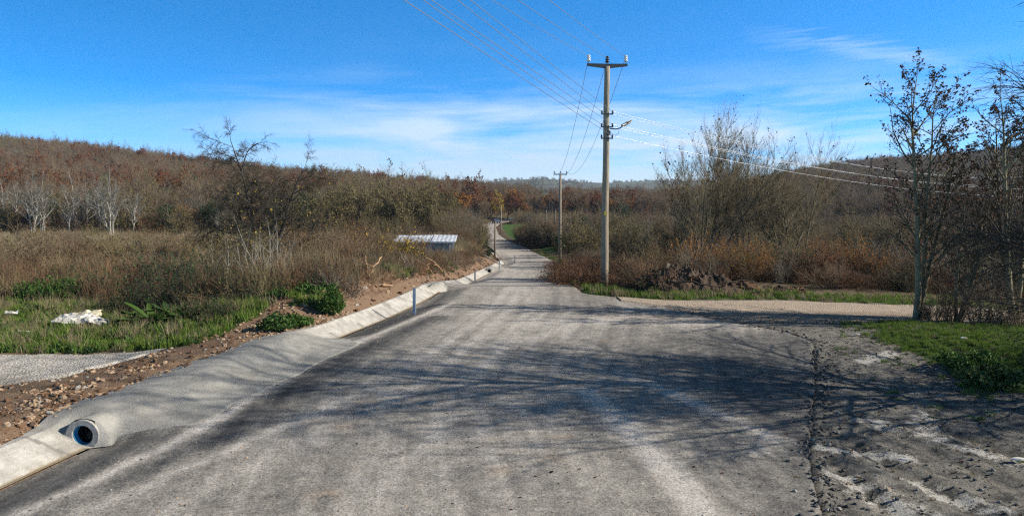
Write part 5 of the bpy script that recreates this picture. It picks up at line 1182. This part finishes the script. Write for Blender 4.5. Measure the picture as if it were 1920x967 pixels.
scat_small('road_chippings', 5200, -7, 8.8, 7.5, 30, lambda x, y, r_: (lf(x, y) < -.2) & (x < xr(y)), [rock(7, 'stone'), rock(8, 'chip_dark'), rock(9, 'soil_pale')], [3, 3, 2], .006, .022, 'loose stone chippings lying on the asphalt', 'gravel', 82, 3.0, .0)
scat_small('edge_crumbs', 9000, 3.2, 10, 7.5, 22, lambda x, y, r_: (np.abs(x-xr(y)-.12) < .12+.5*r_.random(len(x))**2), [rock(10, 'chip_dark'), rock(11, 'stone'), rock(12, 'chip_dark', .6)], [3, 1, 3], .008, .045, 'dark asphalt crumbs along the broken road edge', 'gravel', 83, 2, .1)
scat_small('apron_crumbs', 5000, -9, -2.5, 8, 26, lambda x, y, r_: (np.abs(x-np.interp(y, [7.5, 9.4, 11.6, 13.4, 17.0, 20.7, 23.9, 27], [-7.3, -6.75, -6.05, -5.65, -5.3, -4.15, -3.2, -2.3])) < .30*r_.normal(0, 1, len(x))), [rock(30, 'stone'), rock(31, 'chip_dark')], [2, 3], .006, .028, 'crumbs of asphalt and stone where the ramp meets the road', 'gravel', 95, 3, 0)
scat_small('verge_stones', 5000, 4.4, 14, 8, 23, lambda x, y, r_: (x > xr(y)+.2) & (x < 12), [rock(13, 'chip_dark'), rock(14, 'stone'), rock(15, 'soil_pale')], [4, 1.2, 1.5], .006, .035, 'small stones and mud crumbs on the right verge', 'gravel', 84, 3)
scat_small('pad_gravel', 7000, -24, -9.3, 12, 19, lambda x, y, r_: (y < PAD_T(x)-.05) & (y > PAD_B(x)) , [rock(16, 'stone'), rock(17, 'soil_pale')], [4, 1], .012, .04, 'pale loose gravel on the driveway', 'gravel', 85, 2)
scat_small('track_gravel', 9000, 5, 22, 22.5, 29, lambda x, y, r_: (y < SR_T(x)) & (y > SR_B(x)-.7*r_.random(len(x))), [rock(18, 'stone'), rock(19, 'soil_pale')], [2, 4], .012, .04, 'pinkish loose gravel on the side track', 'gravel', 86, 2)
r_ = np.random.default_rng(88)
def deadleaf(seed, mat_):
    rng = np.random.default_rng(seed); u, v = np.meshgrid(np.linspace(-1, 1, 5), np.linspace(-1, 1, 5)); wdt = np.sqrt(np.clip(1-v**2, 0, 1))*.6+.03
    X = u*wdt; Y = v; Z = .25*u**2+.15*v**2+.05*rng.normal(0, 1, u.shape); V = np.stack([X, Y, Z], -1).reshape(-1, 3); i = np.arange(4)[:, None]*5; j = np.arange(4)[None]
    return VQmesh('leaf', [(V, np.stack([i+j, i+j+1, i+6+j, i+5+j], -1).reshape(-1, 4))], [M[mat_]])
dl_ = [deadleaf(1, 'leaf_brown'), deadleaf(2, 'leaf_rust'), deadleaf(3, 'leaf_olive')]
scat_small('fallen_leaves', 3400, 3, 16, 8, 23, lambda x, y, r_: (x > xr(y)-.5*r_.random(len(x))**3) & (x < 13), dl_, [3, 1.2, 1.5], .012, .03, 'brown fallen leaves on the verge', 'leaves', 87, 1, 0)
scat_small('road_leaves', 45, -2, 6, 8.5, 15, lambda x, y, r_: x < xr(y), dl_, [2, 1.5, .3], .015, .035, 'few brown leaves blown on the asphalt', 'leaves', 89, 1, 0)

# ------------------------------------------------------------------ heap of earth by the side track
def heap():
    hx0, hx1, hy0, hy1 = 5.0, 11.2, 29.5, 32.4; n, m_ = 110, 60
    X, Y = np.meshgrid(np.linspace(hx0, hx1, n), np.linspace(hy0, hy1, m_)); u = (X-hx0)/(hx1-hx0); v = (Y-hy0)/(hy1-hy0)
    env = np.sin(np.clip(u, 0, 1)*PI)**.6*np.sin(v*PI)**.6; prof = np.interp(u, [0, .12, .3, .5, .75, 1], [.2, .75, .95, .8, .45, .1])
    chunk = np.abs(fbm(X*2.2, Y*2.6, 3, 101)-.5)*2.2+.5*fbm(X*6, Y*6, 3, 102)
    Z = H(X, Y)-.06+env*prof*(.75+1.5*chunk*.62)
    tag(link('soil_heap', gridmesh('soil_heap', X, Y, Z, M['soil_dark'], None, None, False)), 'dark heap of dug earth and roots beside the tall pole', 'earth heap')
    r_ = random.Random(4)
    src = [rock(20+i, 'soil_dark' if i % 2 else 'soil', .7, 3, .55) for i in range(4)]
    spots = []
    for k in range(14):
        x = hx0+.5+(hx1-hx0-1.0)*(k+.5*r_.random())/14; y = hy0+.5+1.2*r_.random(); spots.append((x, y))
    for k, (x, y) in enumerate(spots):
        o = link('earth_clod', src[k % 4]); s_ = r_.uniform(.14, .36); u = (x-hx0)/(hx1-hx0)
        zt = hz(x, y)+float(np.interp(u, [0, .12, .3, .5, .75, 1], [.2, .75, .95, .8, .45, .1]))*.62
        o.location = (x, y, zt); o.scale = (s_*1.5, s_, s_*.8); o.rotation_euler = (r_.uniform(-.5, .5), r_.uniform(-.5, .5), r_.random()*6)
        tag(o, f'{ORD[k]} from the left of the dark clods on the earth heap', 'earth clod', 'clods on the earth heap')
    m = MB(); m.box((0, 0, 0), (.80, .42, .13), None, .02); me = m.mesh('slab', simple('slab_stone', (.27, .25, .20), (.15, .135, .11), 5, .9, .1, .4)); v_ = np.zeros(len(me.vertices)*3, np.float32); me.vertices.foreach_get('co', v_); v_ += np.random.default_rng(2).normal(0, .012, len(v_)).astype(np.float32); me.vertices.foreach_set('co', v_)
    o = link('stone_slab', me); x, y = at(1268, 31), 31.0; o.location = (x, y, hz(x, y)+.95); o.rotation_euler = (R(14), R(20), R(-8)); tag(o, 'pale broken slab tilted on top of the dark earth heap', 'slab')
    scat_small('heap_crumbs', 2600, hx0-.8, hx1+1.5, hy0-.7, hy1, lambda x, y, q: q.random(len(x)) < np.exp(-((y-hy0-.6)/.9)**2), [clS[2], clS[5], clS[3]], [2, 3, 2], .02, .13, 'earth crumbs spilled round the heap', 'soil', 90, 2, 0)
heap()

HEAPST = []
# ------------------------------------------------------------------ cut branches on the bank
def stick(pts, r0, r1, mat_, name, label, group, twigs=3, seed=1):
    rng = np.random.default_rng(seed); P = np.array(pts, float); n = 10; t = np.linspace(0, 1, n); tk = np.linspace(0, 1, len(P))
    Q = np.stack([np.interp(t, tk, P[:, i]) for i in range(3)], -1)+rng.normal(0, .02, (n, 3)); m = MB(); m.tube(Q, np.linspace(r0, r1, n), 8)
    o = m.build(name, M[mat_], None, True); tag(o, label, 'branch', group)
    for k in range(twigs):
        i = rng.integers(2, n-1); d = rng.normal(0, 1, 3); d[2] = abs(d[2])*.6; d /= np.linalg.norm(d); l = .3+.5*rng.random(); mm = MB(); mm.tube([Q[i], Q[i]+d*l*.5, Q[i]+d*l+rng.normal(0, .05, 3)], [r1*.8, r1*.6, r1*.3], 5); mm.build('twig', M[mat_], o, True)
def onb(px, y, dz): x = at(px, y); return (x, y, hz(x, y)+dz)
G1 = 'cut branches on the brown bank'
stick([onb(592, 30.5, .5), onb(630, 30.2, .45), onb(668, 29.6, .30), onb(688, 29.0, .18)], .045, .02, 'bark_dark', 'cut_branch', 'long dark cut branch lying along the brown bank', G1, 3, 1)
stick([onb(618, 31, .45), onb(650, 30.3, .55), onb(672, 29.8, .35)], .04, .02, 'cut_wood', 'cut_branch', 'tan peeled branch arching over the brown bank', G1, 2, 2)
stick([onb(688, 28.6, .05), onb(697, 28.9, .5), onb(714, 29.6, .95)], .05, .022, 'cut_wood', 'cut_branch', 'bright tan branch sticking up beside the drain', G1, 2, 3)
stick([onb(688, 29.0, .05), onb(686, 29.2, .5), onb(683, 29.4, 1.0)], .03, .014, 'cut_wood', 'cut_branch', 'thin upright tan stick beside the drain', G1, 2, 4)
stick([onb(715, 28.6, .12), onb(735, 29.2, .16)], .04, .025, 'cut_wood', 'cut_branch', 'short orange log lying low near the marker post', G1, 0, 5)
stick([onb(640, 26.6, .10), onb(668, 26.0, .02)], .06, .04, 'cut_wood', 'cut_branch', 'thick pale root on the soil above the drain', G1, 0, 6)
stick([onb(600, 29, .35), onb(640, 29, .5), onb(680, 29.4, .42)], .028, .012, 'cut_wood', 'cut_branch', 'thin tan branch lying across the brush pile', G1, 3, 7)
stick([onb(775, 42, .5), onb(800, 41, .45), onb(812, 40, .3)], .05, .03, 'cut_wood', 'cut_branch', 'orange brown cut wood below the shed', G1, 3, 8)
stick([onb(795, 44, .7), onb(812, 44, .75), onb(830, 44, .5)], .05, .03, 'cut_wood', 'cut_branch', 'second piece of cut wood right of the yellow shrub', G1, 3, 9)
stick([onb(905, 79, .5), onb(935, 77, .5)], .09, .07, 'bark_white', 'cut_branch', 'pale log lying by the end of the drain', G1, 1, 10)
G2 = 'dead branches on the earth heap'
stick([onb(1185, 30.2, .25), onb(1215, 30.0, .75), onb(1240, 30.1, .85)], .05, .02, 'bark_dark', 'dead_branch', 'dark branch sticking out of the left end of the earth heap', G2, 3, 21)
stick([onb(1260, 29.6, .55), onb(1310, 29.4, .50), onb(1365, 29.3, .25)], .045, .02, 'bark_dark', 'dead_branch', 'long dark branch lying along the front of the earth heap', G2, 4, 22)
stick([onb(1345, 30.2, .3), onb(1400, 30.3, .55), onb(1440, 30.2, .25)], .035, .015, 'bark_grey', 'dead_branch', 'grey branch arching over the right end of the heap', G2, 4, 23)
stick([onb(1420, 30.0, .12), onb(1470, 30.2, .45), onb(1500, 30.0, .2)], .03, .012, 'bark_dark', 'dead_branch', 'thin bent branch right of the earth heap', G2, 4, 24)
twS = [stalks(340, 24, .8, 88, 'bark_grey', .5, .009, 3), stalks(341, 20, .9, 88, 'stalk_pale', .5, .008, 3), stalks(342, 26, .8, 86, 'bramble', .5, .008, 3)]
field('brush_debris', 1100, -12, -1, 25, 75, lambda x, y, r_: (lf(x, y) > 1.6) & (lf(x, y) < 5.5), twS, [2, 1, 3], .5, 1.1, 'broken twigs strewn on the cut bank', 'brushwood', 91)

# ------------------------------------------------------------------ leafy weeds that stand out
def bigweed(x, y, label, sc=1., seed=1, mat_='leaf_green', n=18):
    e = empty('broadleaf_weed', (x, y, hz(x, y)), 0, sc); tag(e, label, 'weed', 'broad leaved weeds'); rng = np.random.default_rng(seed)
    for k in range(n):
        a = k*2.4+rng.random()*.5; tl = R(25+45*rng.random()); L = .30+.30*rng.random(); u = np.linspace(0, 1, 7)
        r_ = L*(np.sin(tl)*u+.25*u**2); z = L*(np.cos(tl)*u-.35*u**2*np.sin(tl)); wd = .055*np.sin(np.clip((u-.12)/.88, 0, 1)*PI)**.7+.006
        c = np.stack([np.cos(a)*r_, np.sin(a)*r_, z], -1); s_ = np.array([-np.sin(a), np.cos(a), 0]); V = np.stack([c-s_*wd[:, None]+[0, 0, .03], c, c+s_*wd[:, None]+[0, 0, .03]], 1).reshape(-1, 3); V[:, 2] += .01*rng.normal(0, 1, len(V))
        i = np.arange(6)[:, None]*3; j = np.arange(2)[None]; Q = np.stack([i+j, i+j+1, i+4+j, i+3+j], -1).reshape(-1, 4)
        link('leaf', VQmesh('leaf', [(V, Q)], [M[mat_]]), e)
bigweed(*gp(290, 612), 'large dock plant with broad leaves beside the white rubbish', 1.9, 1, 'leaf_green', 26)
bigweed(*gp(345, 606), 'broad leaved weed just right of the large dock plant', 1.5, 2)
bigweed(*gp(318, 600), 'dark broad leaved weed behind the large dock plant', 1.7, 3, 'leaf_darkgreen')
bigweed(*gp(72, 590), 'broad leaved weed near the left edge of the green patch', .9, 4)
def leafbush(x, y, label, w_, h, n, seed, mat_='leaf_green', ls=.09):
    rng = np.random.default_rng(seed); p = rng.normal(0, 1, (n, 3)); p /= np.linalg.norm(p, axis=1, keepdims=True); p *= rng.random((n, 1))**.4; c = p*[w_, w_*.8, h*.5]+[0, 0, h*.5]
    c[:, 2] *= (1+.3*np.sin(c[:, 0]*7+seed))
    o = link('leafy_weed', VQmesh('leafy_weed', [cards(rng, c, ls, .8, -.2)], [M[mat_]], False)); o.location = (x, y, hz(x, y)); tag(o, label, 'weed', 'leafy weed clumps'); return o
leafbush(*gp(622, 592), 'bright green leafy clump at the top of the drain', .45, .85, 1300, 1)
leafbush(*gp(520, 618), 'green leafy clump on the brown soil bank', .6, .40, 900, 2)
leafbush(*gp(560, 610), 'low green weeds right of the leafy clump', .5, .3, 600, 3)
leafbush(*gp(100, 560), 'bright green bush beyond the white rubbish', 1.4, .7, 2600, 4)
leafbush(*gp(1820, 690), 'dark green weeds on the edge of the right grass', .8, .3, 1300, 5)
leafbush(*gp(1870, 720), 'leafy weeds by the right edge of the picture', .9, .32, 1500, 6)

# ------------------------------------------------------------------ rubbish
def sheet(name, x, y, dz, w_, d_, amp, mat_, label, seed, rz=0, cat='rubbish', tilt=(0, 0), mesh_only=False, ragged=.25):
    n = 26; U, V_ = np.meshgrid(np.linspace(-1, 1, n), np.linspace(-1, 1, n)); ang = np.arctan2(V_, U); rr_ = 1-ragged*fbm(np.cos(ang)*2+5, np.sin(ang)*2+seed, 3, seed)
    # square to roughly round, ragged
    k = np.maximum(np.abs(U), np.abs(V_))/(np.hypot(U, V_)+1e-6); k = 1-(1-k)*.6
    X = U*k*rr_*w_/2; Y = V_*k*rr_*d_/2; Z = amp*(np.abs(fbm(X*4+seed, Y*6, 2, seed+1)-.5)*1.6+.7*fbm(X*1.6, Y*1.6+seed, 2, seed+2))
    T = np.stack([X, Y, Z+.012], -1).reshape(-1, 3); B = np.stack([X, Y, Z-.012], -1).reshape(-1, 3); i = np.arange(n-1)[:, None]*n; j = np.arange(n-1)[None]
    q = np.stack([i+j, i+j+1, i+n+j+1, i+n+j], -1).reshape(-1, 4); q2 = q[:, ::-1]+n*n; bd = list(range(n))+[a*n+n-1 for a in range(1, n)]+[(n-1)*n+a for a in range(n-2, -1, -1)]+[a*n for a in range(n-2, 0, -1)]
    qs = [[bd[(a+1) % len(bd)], bd[a], bd[a]+n*n, bd[(a+1) % len(bd)]+n*n] for a in range(len(bd))]
    me = mesh_np(name, np.concatenate([T, B]), [np.concatenate([q, q2, np.array(qs)])], M[mat_], smooth=False)
    if mesh_only: return me
    o = link(name, me); o.location = (x, y, hz(x, y)+dz); o.rotation_euler = (tilt[0], tilt[1], rz); tag(o, label, cat, None)
    return o
gx, gy = gp(150, 615)
sheet('crumpled_sheet', gx-.1, gy-.1, .20, 1.5, .8, .22, 'plastic_white', 'large crumpled white sheet dumped on the green weeds', 3, .1, tilt=(.25, 0))
sheet('foam_panel', gx+.0, gy+.35, .32, 1.3, .6, .10, 'paper_yellow', 'cream torn panel behind the crumpled white sheet', 5, .15, tilt=(.35, -.08), ragged=.45)
sheet('torn_bag', gx+.72, gy-.25, .18, .95, .45, .16, 'plastic_white', 'white torn bag at the right end of the rubbish', 7, -.35, tilt=(.2, .1))
x, y = gp(22, 598); sheet('white_bag', x, y, .08, .42, .3, .22, 'plastic_white', 'small white bag at the left edge of the green patch', 9)
x, y = gp(46, 633); sheet('white_scrap', x, y, .16, .40, .16, .06, 'plastic_white', 'thin white scrap in the grass above the driveway', 11)
x, y = gp(262, 622); sheet('white_scrap', x, y, .12, .14, .1, .06, 'plastic_white', 'tiny white scrap beside the dock plant', 12)
x, y = gp(1606, 630); sheet('white_scrap', x, y, .03, .20, .12, .05, 'plastic_white', 'small white paper at the corner of the right grass', 13)
x, y = gp(1695, 868); sheet('red_scrap', x, y, .02, .12, .07, .04, 'plastic_white', 'small pale pink scrap lying in the wheel ruts', 14)
x, y = gp(1908, 870); sheet('white_scrap', x, y, .02, .22, .1, .05, 'plastic_white', 'crumpled scrap by the lower right grass tuft', 15)
x, y = gp(1807, 640); sheet('white_scrap', x, y, .06, .20, .12, .06, 'plastic_white', 'white scrap in the middle of the right grass', 16)

field('wood_edge_brush', 5200, -110, 95, 108, 150, lambda x, y, r_: (np.abs(x-(xl(y)+xr(y))/2) > 5) & ((x < 0) | (y > 118)), [joined(SH['brown'][0]), joined(SH['dark'][0]), joined(SH['grey'][0]), joined(SH['rust'][0]), joined(SH['bram'][0])], [4, 3.2, 2, .6, 2.5], .9, 1.9, 'dense brown shrubs under the edge of the woods', 'brush', 92)

# ------------------------------------------------------------------ air
m = MB(); m.box((0, 2150, 75), (6400, 4600, 200)); hz_o = m.build('haze', None); hm = bpy.data.materials.new('haze_air'); hm.use_nodes = True; t = hm.node_tree; t.nodes.clear()
o_ = N(t, 'ShaderNodeOutputMaterial'); pv = N(t, 'ShaderNodeVolumePrincipled'); pv.inputs['Color'].default_value = (.80, .90, 1.0, 1); pv.inputs['Density'].default_value = .00014; pv.inputs['Anisotropy'].default_value = .2
t.links.new(pv.outputs[0], o_.inputs['Volume']); hz_o.data.materials.clear(); hz_o.data.materials.append(hm); tag(hz_o, 'thin blue autumn haze over the far hills', 'haze', None, 'stuff')
